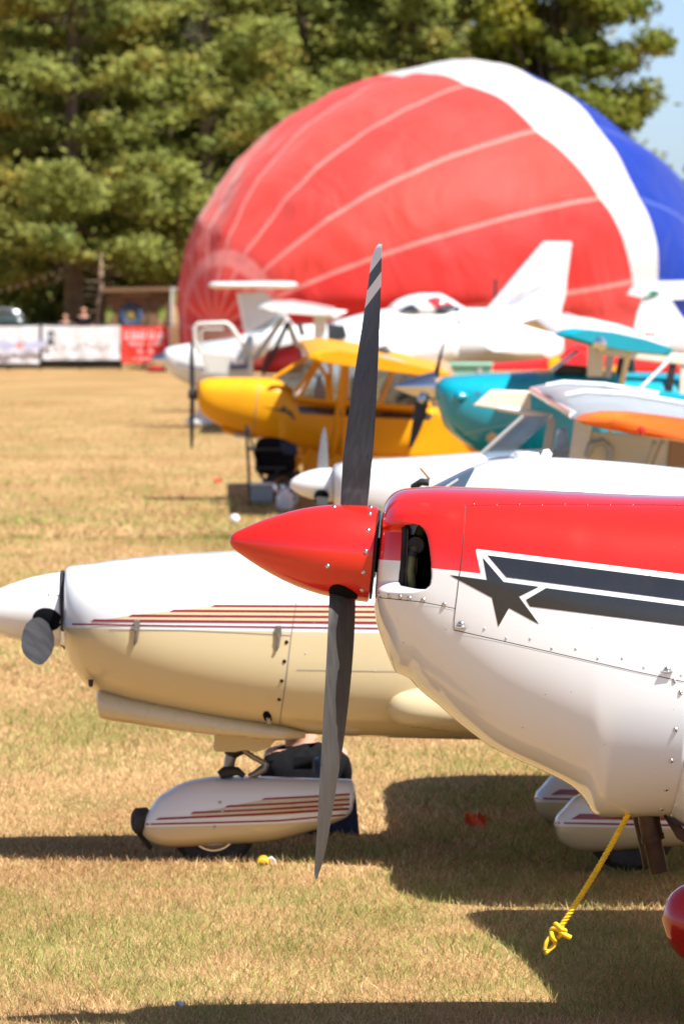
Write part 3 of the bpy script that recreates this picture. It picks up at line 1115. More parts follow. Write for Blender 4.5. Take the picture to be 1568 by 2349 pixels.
lettering('lettering', 296, 372, 793, 10, YB_, M['banner_white'], b3, 8)
lettering('lettering', 316, 352, 810, 9, YB_, M['banner_white'], b3, 9)
lettering('lettering', 305, 340, 826, 6, YB_, M['banner_white'], b3, 10)
bd_ = thing('notice_board', (ux(398, YF), YF-.3, 0.0), 'small pale yellow upright board next to the red banner and the balloon', 'sign')
prism('panel', [(388, 750), (407, 749), (409, 788), (390, 789)], YF-.3, YF-.26, M['pale_yellow'], bd_)
tube('post', [(ux(398, YF), YF-.25, 0), (ux(398, YF), YF-.25, 1.2)], 0.03, M['wood'], bd_, 8)
prism('edge_strip', [(385, 750), (388, 750), (390, 789), (387, 790)], YF-.31, YF-.25, M['print_grey'], bd_)

# car behind the fence
YC = 172.0
car = thing('parked_car', (ux(-20, YC), YC, 0), 'dark car with its roof showing above the white winged banner', 'car')
prism('body', [(-160, 752), (-150, 735), (-110, 728), (40, 728), (58, 738), (62, 800), (-160, 800)], YC-.85, YC+.85, M['car'], car, bevel=0.08)
prism('cabin', [(-112, 728), (-88, 712), (26, 711), (48, 722), (54, 730)], YC-.75, YC+.75, M['car'], car, bevel=0.06)
prism('side_window', [(-92, 727), (-80, 716), (24, 716), (40, 728)], YC-.77, YC-.74, M['glass_dark'], car)
tube('roof_rail', [W(-80, 712, YC-.7), W(-70, 708, YC-.7), W(20, 708, YC-.7), W(46, 718, YC-.7), W(54, 732, YC-.7)], 0.03, M['alu'], car, 8)
for u in (-110, 20):
    c = W(u, 800, YC-.7); c.z = 0.33
    wh = revolve('wheel', c, (0, 1, 0), [(-.1, .05), (-.1, .30), (-.06, .33), (.06, .33), (.1, .30), (.1, .05)], M['rubber'], car, 24)
    revolve('rim', c + Vector((0, -.1, 0)), (0, 1, 0), [(-.01, .02), (-.01, .2), (.02, .2)], M['alu'], wh, 20)

# painted shed
YS = 174.0
shed = thing('painted_shed', (ux(315, YS), YS, 0), 'brown plywood shed with a blue ring painted on its wall', 'shed')
prism('wall', [(242, 668), (390, 666), (390, 842), (242, 842)], YS, YS+2.2, M['wood'], shed)
for k in range(4):
    u = 242+k*49.3
    prism('batten', [(u-2, 668), (u+2, 668), (u+2, 842), (u-2, 842)], YS-.04, YS, paint('dark_batten', (0.12, 0.085, 0.05), 0.9, 0, 0.2), shed)
V, F = revolve_geo(W(300, 724, YS-.05), (0, 1, 0), [(0, .36), (0, .20), (.045, .20), (.045, .36)], 32)
ns = 32
mesh_obj('painted_ring', [tuple(v) for v in V], [f for f in ring_faces(4, ns, False, False)]+[(3*ns+j, 3*ns+(j+1) % ns, (j+1) % ns, j) for j in range(ns)], M['blueprint'], shed)
revolve('painted_centre', W(300, 724, YS-.045), (0, 1, 0), [(0, .01), (0, .12), (.04, .12)], paint('ochre_print', (0.22, 0.19, 0.06), 0.7, 0, 0.1), shed, 20)
for u in (251, 372):
    prism('green_patch', [(u-8, 705), (u+4, 700), (u+8, 725), (u-6, 745)], YS-.03, YS, paint('green_print', (0.22, 0.30, 0.05), 0.7, 0, 0.2), shed)
prism('roof', [(236, 661), (396, 659), (396, 668), (236, 670)], YS-.3, YS+2.4, M['wood'], shed)
prism('lintel', [(282, 674), (345, 673), (345, 679), (282, 680)], YS-.05, YS, M['tan'], shed)
mur = thing('mural_panel', (ux(412, YS), YS-1, 0), 'white framed painted panel with green and peach patches by the balloon', 'sign')
prism('panel', [(394, 664), (436, 664), (436, 842), (394, 842)], YS-1, YS-.94, paint('peach_board', (0.52, 0.33, 0.17), 0.8, 0, 0.1), mur)
prism('frame', [(391, 660), (440, 660), (440, 666), (397, 666), (397, 842), (391, 842)], YS-1.04, YS-.98, paint('weathered_frame', (.5, .49, .45), .8, 0, .1), mur)
prism('green_patch', [(399, 670), (414, 670), (416, 690), (406, 700), (399, 690)], YS-1.02, YS-.99, paint('green_print_b', (0.25, 0.36, 0.06), 0.7, 0, 0.2), mur)
prism('peach_patch', [(420, 670), (432, 670), (434, 700), (428, 730), (424, 700)], YS-1.02, YS-.99, paint('peach_print', (0.75, 0.45, 0.25), 0.7, 0, 0.1), mur)

YL = 173.0
sl_ = thing('string_lights', (ux(50, YL), YL, 2.6), 'string of small round bulbs sagging between the trunks', 'string lights')
pts = [W(-20+160*k/8, 668-52*(k/8)**1.3, YL) for k in range(9)]
tube('cable', pts, 0.004, M['black_matte'], sl_, 5)
for k in range(9):
    revolve('bulb', pts[k]+Vector((0, 0, -.07)), (0, 0, 1), [(-.04, .004), (-.03, .03), (0, .04), (.03, .03), (.04, .008)], M['bulb'], sl_, 10)
# ------------------------------------------------------------------ shared aircraft pieces
def screws(pxs, bv, parent, rad=0.0062, mat=None, name='screw'):
    mat = mat or M['steel']
    me = bpy.data.meshes.new(name)
    prof = [(-.002, 1.0), (.15, .98), (.42, .75), (.60, .35), (.62, .05)]
    V, F = revolve_geo((0, 0, 0), (0, 0, 1), [(d*rad, r*rad) for d, r in prof], 12)
    me.from_pydata([tuple(v) for v in V], [], F)
    me.materials.append(mat)
    me.polygons.foreach_set('use_smooth', np.full(len(me.polygons), True))
    me.update()
    off = wpos(parent)
    for (u, v) in pxs:
        h = cast(bv, u, v)
        if h[0] is None:
            continue
        n = h[1] if h[1].y < 0 else -h[1]
        o = link(name, me, parent, h[0]-off)
        o.rotation_euler = n.to_track_quat('Z', 'Y').to_euler()


def wheel_at(c, r, w, parent, tyre_mat=None, rim_mat=None, axis=(0, 1, 0)):
    t = revolve('tyre', c, axis, [(-w*.35, r*.45), (-w*.5, r*.62), (-w*.48, r*.85), (-w*.3, r*.98), (0, r), (w*.3, r*.98), (w*.48, r*.85), (w*.5, r*.62), (w*.35, r*.45)], tyre_mat or M['rubber'], parent, 36)
    revolve('rim', c, axis, [(-w*.42, .02), (-w*.44, r*.16), (-w*.34, r*.22), (-w*.36, r*.40), (-w*.44, r*.50), (-w*.38, r*.55), (w*.38, r*.55), (w*.44, r*.5), (w*.36, r*.4), (w*.4, .02)], rim_mat or M['alu'], t, 32)
    return t


def blade_geo(rows, nt=14):
    """rows: u_left, u_right, v, Y_left, Y_right, relative thickness"""
    V = []
    P = []
    for (ul, ur, v, yl, yr, th) in rows:
        A = W(ul, v, yl); B = W(ur, v, yr)
        A.z = B.z = (A.z+B.z)/2
        c = B-A
        n = Vector((c.y, -c.x, 0)).normalized()
        if n.y > 0: n = -n
        T = c.length*th
        ring = []
        for k in range(nt):
            t = k/(nt-1)
            ring.append(A + c*t + n*T*0.9*(t**.55)*(1-t)**.8)
        for k in range(nt-2, 0, -1):
            t = k/(nt-1)
            ring.append(A + c*t - n*T*0.35*(t**.6)*(1-t)**.8)
        V += ring
        P.append(len(ring))
    return [tuple(v) for v in V], ring_faces(len(rows), P[0])


# ================================================================== 1 the red and white aircraft in front
Y0 = 19.75
red = thing('light_aircraft', (W(1100, 1300, Y0).x, Y0, 0), 'red and white aircraft in front with a black star and stripes on its cowl', 'aircraft')
CW = [  # u, top, bottom, half width, widest v, n above, n below
    (866, 1196, 1366, .205, 1285, 2.2, 1.9),
    (868, 1170, 1390, .262, 1285, 2.3, 1.9),
    (874, 1152, 1424, .288, 1285, 2.4, 1.9),
    (884, 1139, 1454, .308, 1287, 2.5, 1.95),
    (896, 1130, 1484, .326, 1290, 2.6, 2.0),
    (912, 1124, 1524, .344, 1296, 2.7, 2.05),
    (922, 1122, 1543, .354, 1300, 2.75, 2.1),
    (935, 1121, 1549, .364, 1305, 2.8, 2.15),
    (948, 1120, 1556, .372, 1310, 2.85, 2.2),
    (966, 1119, 1579, .382, 1317, 2.9, 2.25),
    (1000, 1118, 1612, .398, 1328, 3.0, 2.35),
    (1060, 1119, 1664, .422, 1345, 3.0, 2.5),
    (1130, 1121, 1714, .445, 1365, 3.0, 2.6),
    (1250, 1126, 1770, .475, 1395, 2.9, 2.7),
    (1300, 1129, 1796, .485, 1408, 2.9, 2.7),
    (1330, 1130, 1820, .490, 1414, 2.8, 2.7),
    (1345, 1131, 1843, .493, 1418, 2.8, 2.65),
    (1360, 1132, 1866, .495, 1420, 2.8, 2.6),
    (1380, 1133, 1871, .498, 1424, 2.8, 2.6),
    (1460, 1137, 1872, .507, 1440, 2.8, 2.6),
    (1532, 1140, 1872, .513, 1452, 2.8, 2.6)]
Zc = W(0, 1280, Y0).z
Zr = W(0, 1872, Y0).z


def cowl_shear(u, z):
    k = max(0.0, 1-(u-866)/140.0)
    s = (z-Zc)*0.09*k
    k2 = max(0.0, (u-1400)/132.0)**2
    return s + (z-Zr)*0.12*k2


uqc = np.concatenate([np.linspace(866, 880, 12)[:-1], np.linspace(880, 1010, 96)[:-1], np.linspace(1010, 1532, 80)])
th_n = np.linspace(-0.62, 0.55, 330)
th_f = np.linspace(0.55, 2*math.pi-0.62, 300)[1:-1]
TH = np.concatenate([th_n, th_f])
NT = len(TH)
g = loft_grid(CW, Y0, uqc, NT, cowl_shear, TH, 130)
V = g.reshape(-1, 3).copy()
Vn = V.copy(); Vn[:, 1] = Y0-np.abs(Vn[:, 1]-Y0)
pu, pv = proj(Vn)
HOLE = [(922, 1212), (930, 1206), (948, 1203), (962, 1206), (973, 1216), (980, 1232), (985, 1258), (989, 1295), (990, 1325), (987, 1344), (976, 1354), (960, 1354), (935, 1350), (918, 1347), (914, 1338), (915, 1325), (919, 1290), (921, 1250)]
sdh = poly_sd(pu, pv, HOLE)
sdr = 72.0*(1-((np.abs(pu-897)/97.0)**4+(np.abs(pv-1280)/77.0)**4)**0.25)


def sstep(a, b, x):
    t = np.clip((x-a)/(b-a), 0, 1)
    return t*t*(3-2*t)


side = np.abs(V[:, 1]-Y0) > 0.06
# the scoop: hollowed face ahead of the opening, then the deep dark opening itself
push = 0.075*sstep(-5, 20, sdr)*sstep(1000, 925, pu) + 0.30*sstep(0.0, 4.0, sdh)
# raised shoulder above the scoop and a soft hinge step along the upper side
push -= 0.010*np.exp(-((pv-1178)/14.0)**2)*sstep(880, 930, pu)*sstep(1060, 1020, pu)
push += 0.006*sstep(1165, 1156, pv)*sstep(1050, 1075, pu)
# flat chine under the belly
push = np.where(side, push, 0)
push = np.minimum(push, np.abs(V[:, 1]-Y0)*0.9)
V[:, 1] += np.sign(Y0-V[:, 1])*push
REDP = [(780, 1284), (857, 1286.5), (919, 1290), (989, 1304.5), (1053, 1310.7), (1102, 1317), (1089.6, 1259.8), (1568, 1318.5), (1700, 1336), (1700, 900), (780, 900)]
sdred = poly_sd(pu, pv, REDP)
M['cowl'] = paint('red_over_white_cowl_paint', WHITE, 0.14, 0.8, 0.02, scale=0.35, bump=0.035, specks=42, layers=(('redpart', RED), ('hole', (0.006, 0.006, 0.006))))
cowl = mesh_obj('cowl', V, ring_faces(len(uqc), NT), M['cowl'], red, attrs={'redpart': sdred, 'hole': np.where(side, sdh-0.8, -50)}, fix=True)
BC = bvh_of(cowl)
# fuselage behind the firewall
FU = [(1530, 1140, 1874, .508, 1452, 2.8, 2.6), (1570, 1142, 1897, .51, 1455, 2.8, 2.6), (1700, 1148, 1930, .52, 1470, 2.8, 2.6), (2300, 1200, 1960, .52, 1540, 2.6, 2.6), (3000, 1300, 1940, .42, 1600, 2.4, 2.4), (3800, 1420, 1880, .25, 1640, 2.2, 2.2), (4500, 1520, 1800, .08, 1660, 2, 2)]
fus = loft('fuselage', FU, Y0, M['cowl'], red, nu=70, nseg=96, shear=lambda u, z: max(0, 1-(u-1530)/100)*(z-Zr)*0.12, attrs={'redpart': lambda a, b, c: poly_sd(a, b, [(1400, 1300), (1568, 1318.5), (2300, 1420), (4600, 1640), (4600, 900), (1400, 900)]), 'hole': lambda a, b, c: np.full(a.shape, -50.0)})
cnp = loft('canopy', [(1900, 1165, 1190, .10, 1180, 2, 2), (2000, 1090, 1230, .38, 1200, 2, 2), (2250, 950, 1260, .46, 1220, 2, 2), (2600, 925, 1300, .46, 1260, 2, 2), (3000, 1120, 1350, .34, 1310, 2, 2), (3300, 1320, 1390, .05, 1370, 2, 2)], Y0, M['glass_blue'], red, nu=40, nseg=40)
sweep('fin', [(4050, 1440), (4420, 880), (4640, 880), (4720, 1500), (4600, 1640), (4300, 1560)], Y0, [(Y0-.05, 0, 0, .97), (Y0-.03, 0, 0, 1), (Y0+.03, 0, 0, 1), (Y0+.05, 0, 0, .97)], M['red'], red)
sweep('tailplane', [(4100, 1560), (4160, 1545), (4560, 1570), (4160, 1575)], Y0, [(Y0-1.3, .15, 0, .7), (Y0, 0, 0, 1), (Y0+1.3, .15, 0, .7)], M['white'], red)
# low wing, just aft of the picture
Zw = 0.98
WG = [(0, .0), (.03, .05), (.12, .085), (.35, .105), (.7, .075), (1.3, .01), (1.3, -.005), (.6, -.05), (.2, -.06), (.04, -.035)]


def wing_geo(secs):
    """secs: x of leading edge, Y, z, chord scale"""
    V = []
    for (x, y, z, s) in secs:
        for a, b in WG:
            V.append((x+a*s, y, z+b*s))
    return V, ring_faces(len(secs), len(WG))


for sgn in (-1, 1):
    V_, F_ = wing_geo([(1.30, Y0+sgn*.42, Zw, 1.05), (1.22, Y0+sgn*2.0, Zw+.06, 1.0), (1.08, Y0+sgn*3.3, Zw+.11, .98), (1.05, Y0+sgn*3.62, Zw+.12, .93), (1.16, Y0+sgn*3.78, Zw+.13, .70)])
    mesh_obj('wing', V_, F_, M['white'], red, sharp=40)
# red-white-black lettering of the livery: star and stripes
liv = [
    ('star', [(1030.8, 1320), (1116.6, 1331.5), (1107, 1280.5), (1154.6, 1336), (1235, 1347), (1189.4, 1369.5), (1236, 1433), (1167, 1395.5), (1142.6, 1438.6), (1128, 1372)]),
    ('stripe', [(1117.6, 1275), (1568, 1332.5), (1590, 1335), (1590, 1382), (1568, 1379), (1160.8, 1325)]),
    ('stripe', [(1252, 1350), (1568, 1391), (1590, 1394), (1590, 1440), (1568, 1437), (1215, 1392), (1206, 1377)])]
BF = bvh_of(fus)
for nm, poly in liv:
    decal(nm, poly, BC, M['black_gloss'], cowl, 0.0012, 9)
# seams
for pts, w_, mt in (
        ([(1067, 1161), (1065, 1200), (1060, 1269), (1055, 1310), (1052, 1330), (1048, 1365), (1044, 1397), (1041, 1425), (1040, 1446)], 1.6, M['seam']),
        ([(848, 1350), (857, 1359), (873, 1372), (911, 1376), (967, 1382), (1015, 1391), (1044, 1397)], 1.5, M['seam']),
        ([(1040, 1446), (1150, 1471), (1250, 1494), (1350, 1517), (1450, 1540), (1568, 1565)], 1.8, M['seam']),
        ([(1067, 1161), (1150, 1158), (1300, 1157), (1450, 1158), (1568, 1160)], 1.2, paint('red_seam', (0.45, 0.012, 0.01), 0.5, 0, 0.1))):
    line_decal('panel_gap', pts, w_, BC, mt, cowl)
screws([(856, 1348), (868.5, 1364.5), (892, 1368), (917, 1370.5), (938, 1373.5), (970, 1377.5), (1018.5, 1388)], BC, cowl, 0.0085)
screws([(1530, 1538)], BC, cowl, .013)
screws([(1546, 1563), (1560, 1590), (1549, 1675), (1539, 1747), (1527, 1812), (1517, 1858)], BC, cowl, 0.0085)
screws([(1111, 1442), (1161, 1464), (1216, 1465), (1265.5, 1487), (1320.5, 1488), (1371, 1510), (1427, 1510), (1476.5, 1531), (1562, 1549)], BC, cowl, 0.005, M['white'], 'rivet')
screws([(1086+52*k, 1157.5+(k % 2)) for k in range(10)], BC, cowl, 0.006, M['red'], 'rivet')
# camlock tabs
for (u, v) in ((1055, 1439), (1528, 1541)):
    h = cast(BC, u, v)
    if h[0] is not None:
        box('latch_tab', h[0]+Vector((0, -.008, -.002)), (0.042, .012, .007), M['steel'], cowl, bevel=.002)
screws([(1057, 1434)], BC, cowl, 0.013)
# engine pieces seen in the opening
Yi = Y0-0.235
tube('intake_hose', [W(953, 1400, Yi+.03), W(944, 1350, Yi), W(939, 1310, Yi-.005), W(943, 1275, Yi), W(956, 1240, Yi+.03), W(965, 1215, Yi+.06)], .0165, M['hose'], cowl, 14)
tube('hose_clamp', [W(942.5, 1278, Yi-.001), W(945.5, 1266, Yi+.002)], .021, M['black_matte'], cowl, 16)
prism('baffle', [(919, 1206), (934, 1206), (931, 1300), (927, 1352), (913, 1350)], Yi+.0, Yi+.03, M['black_matte'], cowl, bevel=.004)
box('baffle_edge', W(932, 1280, Yi-.01), (.006, .02, .20), M['black_matte'], cowl, ry=.04, bevel=.001)
revolve('air_filter', W(953, 1250, Yi+.03), (0, 1, 0), [(-.03, .01), (-.03, .028), (-.02, .034), (.03, .034)], M['black_matte'], cowl, 20)
# exhaust and tow rope
tube('exhaust_pipe', [W(1484, 1850, Y0-.12), W(1489, 1890, Y0-.12), W(1497, 1925, Y0-.12)], .038, M['exhaust'], red, 24)
tube('exhaust_pipe', [W(1490, 1900, Y0-.121), W(1500, 1950, Y0-.121), W(1512, 2002, Y0-.121)], .0325, M['exhaust'], red, 24)
tube('pipe_clamp', [W(1495, 1918, Y0-.1205), W(1498, 1930, Y0-.1205)], .0415, M['exhaust'], red, 24)
V_, F_ = tube_geo([W(1512, 2001, Y0-.121), W(1512.4, 2002.8, Y0-.121)], .029, 20)
mesh_obj('pipe_mouth', [tuple(v) for v in V_], F_, M['dark'], red)
tube('exhaust_pipe', [W(1462, 1860, Y0+.22), W(1478, 1930, Y0+.22), W(1490, 1990, Y0+.22)], .024, M['exhaust'], red, 16)
prism('gear_leg_fairing', [(1520, 1872), (1545, 1880), (1600, 1935), (1600, 1950), (1568, 1935), (1552, 1925)], Y0-.2, Y0-.17, M['exhaust'], red, bevel=.006)
prism('oil_drain', [(1522, 1868), (1570, 1893), (1568, 1897), (1545, 1890)], Y0-.30, Y0-.29, M['black_matte'], red)
# red wheel fairing and wheel, mostly past the picture's edge
Yw = 20.65
wf = loft('wheel_fairing', [(1517, 2108, 2112, .004, 2110, 2, 2), (1519, 2094, 2130, .03, 2111, 2, 2), (1526, 2070, 2152, .065, 2113, 2, 2), (1542, 2048, 2178, .10, 2115, 2, 2), (1570, 2030, 2205, .13, 2120, 2.1, 2.1), (1640, 2012, 2245, .16, 2130, 2.2, 2.2), (1760, 2010, 2275, .165, 2140, 2.2, 2.2), (1950, 2040, 2262, .14, 2150, 2.1, 2.1), (2150, 2110, 2215, .07, 2165, 2, 2), (2260, 2160, 2175, .01, 2168, 2, 2)], Yw, M['red'], red, nu=70, nseg=48)
c = W(1760, 2200, Yw); c.z = .215
wheel_at(c, .215, .15, red)
wf2 = wf.copy(); COL.objects.link(wf2); wf2.parent = red; wf2.location = (0, 2*(Y0-Yw), 0)
wheel_at(c+Vector((0, 2*(Y0-Yw), 0)), .215, .15, red)
for s in (-1, 1):
    tube('gear_leg', [Vector((1.3, Y0+s*.25, .95)), Vector((1.45, Y0+s*(Y0-Yw), .5))], .03, M['white'], red, 12)
c = W(4450, 1750, Y0); c.z = .10
tube('tail_spring', [Vector((c.x-.3, Y0, 1.0)), Vector((c.x, Y0, .15))], .02, M['steel'], red)
wheel_at(c, .10, .07, red)
# spinner and propeller
pr = None
ST, SB = W(526.5, 1240, Y0), W(851, 1272.5, Y0)
axs = (SB-ST).normalized()
k_ = (SB-ST).length/326.0
prof = [(0, .5), (1.0, 6.5), (3, 11), (6, 15), (11, 19.5), (18, 24), (30, 31), (50, 42.5), (75, 55.5), (100, 67), (130, 79.5), (160, 89.5), (190, 97.5), (220, 103.5), (250, 107), (285, 109.3), (322, 110), (328, 110), (330, 107), (330, 20)]
spin = revolve('spinner', ST, axs, [(a*k_, b*k_) for a, b in prof], M['red'], red, 128, 30)
BS = bvh_of(spin)
revolve('back_plate', SB+axs*.008, axs, [(0, .02), (0, .156), (.006, .157), (.009, .153), (.009, .02)], M['black_matte'], spin, 64)
revolve('crankshaft_boss', SB, axs, [(0, .06), (.06, .06), (.06, .01)], M['dark'], red, 24)
screws([(848, 1179), (844.5, 1217), (839, 1266), (833, 1314.5), (829.5, 1355.5), (850, 1163.5), (751, 1300.5), (766, 1163)], BS, spin, 0.0085)
prop = mesh_obj('propeller_hub', *[(lambda q: [tuple(v) for v in q[0]])(revolve_geo(ST+axs*(262*k_), axs, [(-.05, .02), (-.05, .075), (.05, .075), (.05, .02)], 24)), ring_faces(4, 24)], M['dark'], red)
dy = .30
UP = []
for (ul, ur, v, ch, th) in [(782, 838, 1200, .030, .34), (780, 843, 1158, .040, .22), (783, 846, 1120, .060, .16), (785, 853, 1060, .078, .12), (791, 857.5, 1010, .085, .10), (801, 862, 940, .090, .09), (811, 865, 870, .092, .08), (822, 868, 800, .090, .075), (833, 871, 730, .086, .07), (843, 873.5, 660, .080, .065), (851, 875, 600, .070, .06), (857, 875, 580, .062, .06), (862, 875.3, 567, .050, .06), (868, 875.5, 560, .030, .06)]:
    yc = Y0+dy*(1265-v)/705
    UP.append((ul, ur, v, yc+ch*.8, yc-ch*.8, th))
LO = []
for (ul, ur, v, ch, th) in [(759, 808, 1315, .02, .5), (755, 815, 1352, .030, .36), (755, 815, 1380, .045, .24), (752, 814, 1430, .062, .17), (749, 810, 1500, .076, .13), (745, 804, 1570, .085, .105), (741, 797, 1640, .090, .09), (737, 786, 1720, .090, .08), (732, 773, 1800, .088, .075), (728, 760, 1880, .084, .07), (723, 747, 1950, .076, .065), (720.5, 737, 1990, .066, .06), (720.5, 731, 2007, .05, .06), (724, 728, 2018, .025, .06)]:
    yc = Y0-dy*(v-1268)/750
    LO.append((ul, ur, v, yc-ch*.8, yc+ch*.8, th))
m, nt, out = new_mat('propeller_blade_paint')
p = nt.nodes.new('ShaderNodeBsdfPrincipled')
b0 = mixc(nt, noise_fac(nt, 9, 6, .4, .75, vec_scale=(6, 6, 0.8)), (0.046, 0.044, 0.044), (0.072, 0.067, 0.063))
b0 = mixc(nt, noise_fac(nt, 60, 3, .66, .72, vec_scale=(1, 1, .35)), b0, (0.025, 0.025, 0.026))
b0 = mixc(nt, attr_mask(nt, 'tipband', 0, 1.0), b0, (0.88, 0.89, 0.90))
nt.links.new(b0, p.inputs['Base Color'])
p.inputs['Roughness'].default_value = 0.48
p.inputs['Specular IOR Level'].default_value = 0.35
nt.links.new(p.outputs[0], out.inputs[0])
M['blade'] = m


def band_attr(V, rows):
    u, v = proj(V)
    sl = v + (u-865)*1.35                       # slanted bands
    if rows is UP:
        sd1 = 604-sl
        sd2 = np.minimum(sl-636, 669-sl)
    else:
        sl = v + (u-730)*0.2
        back = np.array([p_[1] for p_ in V])
        sd1 = np.full(len(u), -50.0); sd2 = sd1
    return np.maximum(sd1, sd2)


def dense(rows, n=90):
    r = np.array(rows)
    t = np.arange(len(r))
    q = np.linspace(0, len(r)-1, n)
    C = [pchip(t, r[:, k], q) for k in range(6)]
    v = C[2]
    out = []
    for k in range(6):
        a = C[k].copy()
        if k != 2:
            for _ in range(260 if k in (3, 4, 5) else 30):
                a[1:-1] = 0.25*a[:-2]+0.5*a[1:-1]+0.25*a[2:]
        out.append(a)
    return [tuple(out[k][i] for k in range(6)) for i in range(n)]


for rows in (UP, LO):
    Vb, Fb = blade_geo([r[:5]+(r[5]*(.55 if r[5] < .2 else .9),) for r in dense(rows)], 22)
    mesh_obj('propeller_blade', Vb, Fb, M['blade'], red, attrs={'tipband': band_attr(np.array(Vb), rows)}, sharp=50)
# dark cut-outs of the spinner round the blade roots
decal('blade_slot', [(753.5, 1354), (757, 1347), (764, 1342), (776, 1341), (790, 1345), (806, 1354), (819, 1364), (820, 1381), (812, 1386), (756, 1372)], BS, M['dark'], spin, .0012, 6)
decal('blade_slot', [(778, 1156), (846, 1156), (846, 1163), (840, 1161.5), (790, 1160), (778, 1160)], BS, M['dark'], spin, .0012, 6)

# rope
rope = thing('tow_rope', W(1262, 2165, Y0-.1), 'twisted yellow rope hanging from under the red and white cowl with a knotted loop', 'rope')
top, kn = W(1441, 1868, Y0-.2), W(1282, 2133, Y0-.2)
gs = []
for ph in (0, 2.094, 4.189):
    pts = []
    n = 150
    d = (kn-top)
    t_ = d.normalized(); e = Vector((0, 1, 0)); f = t_.cross(e)
    for i in range(n):
        s = i/(n-1)
        a = ph + s*d.length/0.045*6.283
        sag = Vector((0, 0, -0.012*math.sin(s*3.14)))
        pts.append(top+d*s+sag+(e*math.cos(a)+f*math.sin(a))*.0052)
    gs.append(tube_geo(pts, .0056, 6))
V_, F_ = merge(gs)
mesh_obj('strand', V_, F_, M['rope'], rope)
kg = []
for (cu, cv, r, ax_) in ((1280, 2130, .017, (0.8, .3, .6)), (1275, 2141, .019, (.3, .8, .5)), (1269, 2150, .016, (.9, -.3, .3)), (1287, 2136, .014, (.2, .4, .9))):
    cc = W(cu, cv, Y0-.21)
    a_ = Vector(ax_).normalized(); e = a_.orthogonal().normalized(); f = a_.cross(e)
    kg.append(tube_geo([cc+(e*math.cos(q)+f*math.sin(q))*r for q in np.linspace(0, 6.6, 22)], .0078, 8))
V_, F_ = merge(kg)
mesh_obj('knot', V_, F_, M['rope'], rope)
tube('loose_end', [W(1282, 2138, Y0-.22), W(1293, 2145, Y0-.22), W(1302, 2150, Y0-.22), W(1309, 2153, Y0-.22)], .0092, M['rope'], rope, 8)
tube('loop', [W(1270, 2148, Y0-.21), W(1260, 2152, Y0-.215), W(1253, 2162, Y0-.22), W(1249, 2176, Y0-.22), W(1250, 2181, Y0-.22)], .0075, M['rope'], rope, 8)
tube('loop', [W(1272, 2150, Y0-.2), W(1274, 2162, Y0-.2), W(1270, 2172, Y0-.205), W(1258, 2182, Y0-.21), W(1251, 2188, Y0-.22)], .0075, M['rope'], rope, 8)
M['latch'] = paint('dull_steel_latch', (.30, .28, .25), .35, 0, .15, metal=.8, scale=20)
# ================================================================== 2 the white and cream aircraft beside it
Y1 = 26.2
crm = thing('light_aircraft', (W(500, 1500, Y1).x, Y1, 0), 'white over cream low wing aircraft with maroon pinstripes and a wheel fairing under its nose', 'aircraft')
CR = [(150, 1308, 1490, .19, 1400, 2.1, 2.1), (153, 1303, 1500, .25, 1402, 2.2, 2.1), (162, 1300, 1522, .30, 1405, 2.2, 2.1), (180, 1297, 1550, .35, 1410, 2.3, 2.2), (210, 1294, 1581, .40, 1416, 2.4, 2.2), (250, 1288, 1606, .44, 1424, 2.5, 2.3), (300, 1282, 1627, .475, 1432, 2.5, 2.3), (400, 1273, 1650, .51, 1445, 2.6, 2.4), (530, 1266, 1667, .535, 1455, 2.7, 2.6), (680, 1257, 1679, .55, 1465, 2.8, 2.8), (900, 1245, 1689, .56, 1475, 2.8, 3.0), (1200, 1240, 1693, .56, 1480, 2.8, 3.2), (1700, 1250, 1690, .54, 1480, 2.8, 3.2), (2300, 1280, 1640, .35, 1470, 2.4, 2.6), (3000, 1330, 1560, .15, 1450, 2, 2), (3500, 1360, 1500, .05, 1430, 2, 2)]
M['two_tone'] = paint('white_over_cream_paint', WHITE, 0.2, 0.55, 0.015, layers=(('creampart', CREAM),))
uq1 = np.concatenate([np.linspace(150, 300, 40)[:-1], np.linspace(300, 1000, 60)[:-1], np.linspace(1000, 3500, 50)])
cf = loft('fuselage', CR, Y1, M['two_tone'], crm, nseg=160, uq=uq1, attrs={'creampart': lambda a, b, c: b-(1441.5+(a-168)*0.0165)})
B1_ = bvh_of(cf)
# cabin with windscreen
CB = [(700, 1245, 1262, .30, 1258, 2, 2), (760, 1222, 1290, .44, 1275, 2.1, 2), (900, 1163, 1330, .49, 1310, 2.2, 2), (1000, 1112, 1340, .50, 1320, 2.3, 2), (1087, 1070, 1350, .50, 1330, 2.5, 2), (1130, 1056, 1350, .50, 1330, 2.6, 2), (1240, 1050, 1350, .50, 1330, 2.7, 2), (1400, 1059, 1350, .50, 1330, 2.7, 2), (1568, 1076, 1350, .49, 1330, 2.7, 2), (1900, 1130, 1350, .46, 1330, 2.6, 2), (2300, 1230, 1350, .34, 1320, 2.3, 2), (2600, 1290, 1340, .15, 1310, 2, 2)]
M['cabin'] = paint('cabin_roof_paint', WHITE, 0.2, 0.5, 0.015, layers=(('glazing', (0.07, 0.10, 0.13)),))
cab = loft('cabin', CB, Y1, M['cabin'], crm, nu=110, nseg=96, attrs={'glazing': lambda a, b, c: np.maximum(poly_sd(a, b, [(650, 1400), (712, 1240), (985, 1106), (1060, 1073), (1090, 1073), (1045, 1160), (1000, 1240), (960, 1400)]), poly_sd(a, b, [(1090, 1150), (1300, 1130), (1330, 1250), (1060, 1250)]))})
BCb = bvh_of(cab)
tube('window_wire', [W(1022, 1118, Y1-.46), W(1050, 1100, Y1-.44)], .005, M['grey'], cab, 6)
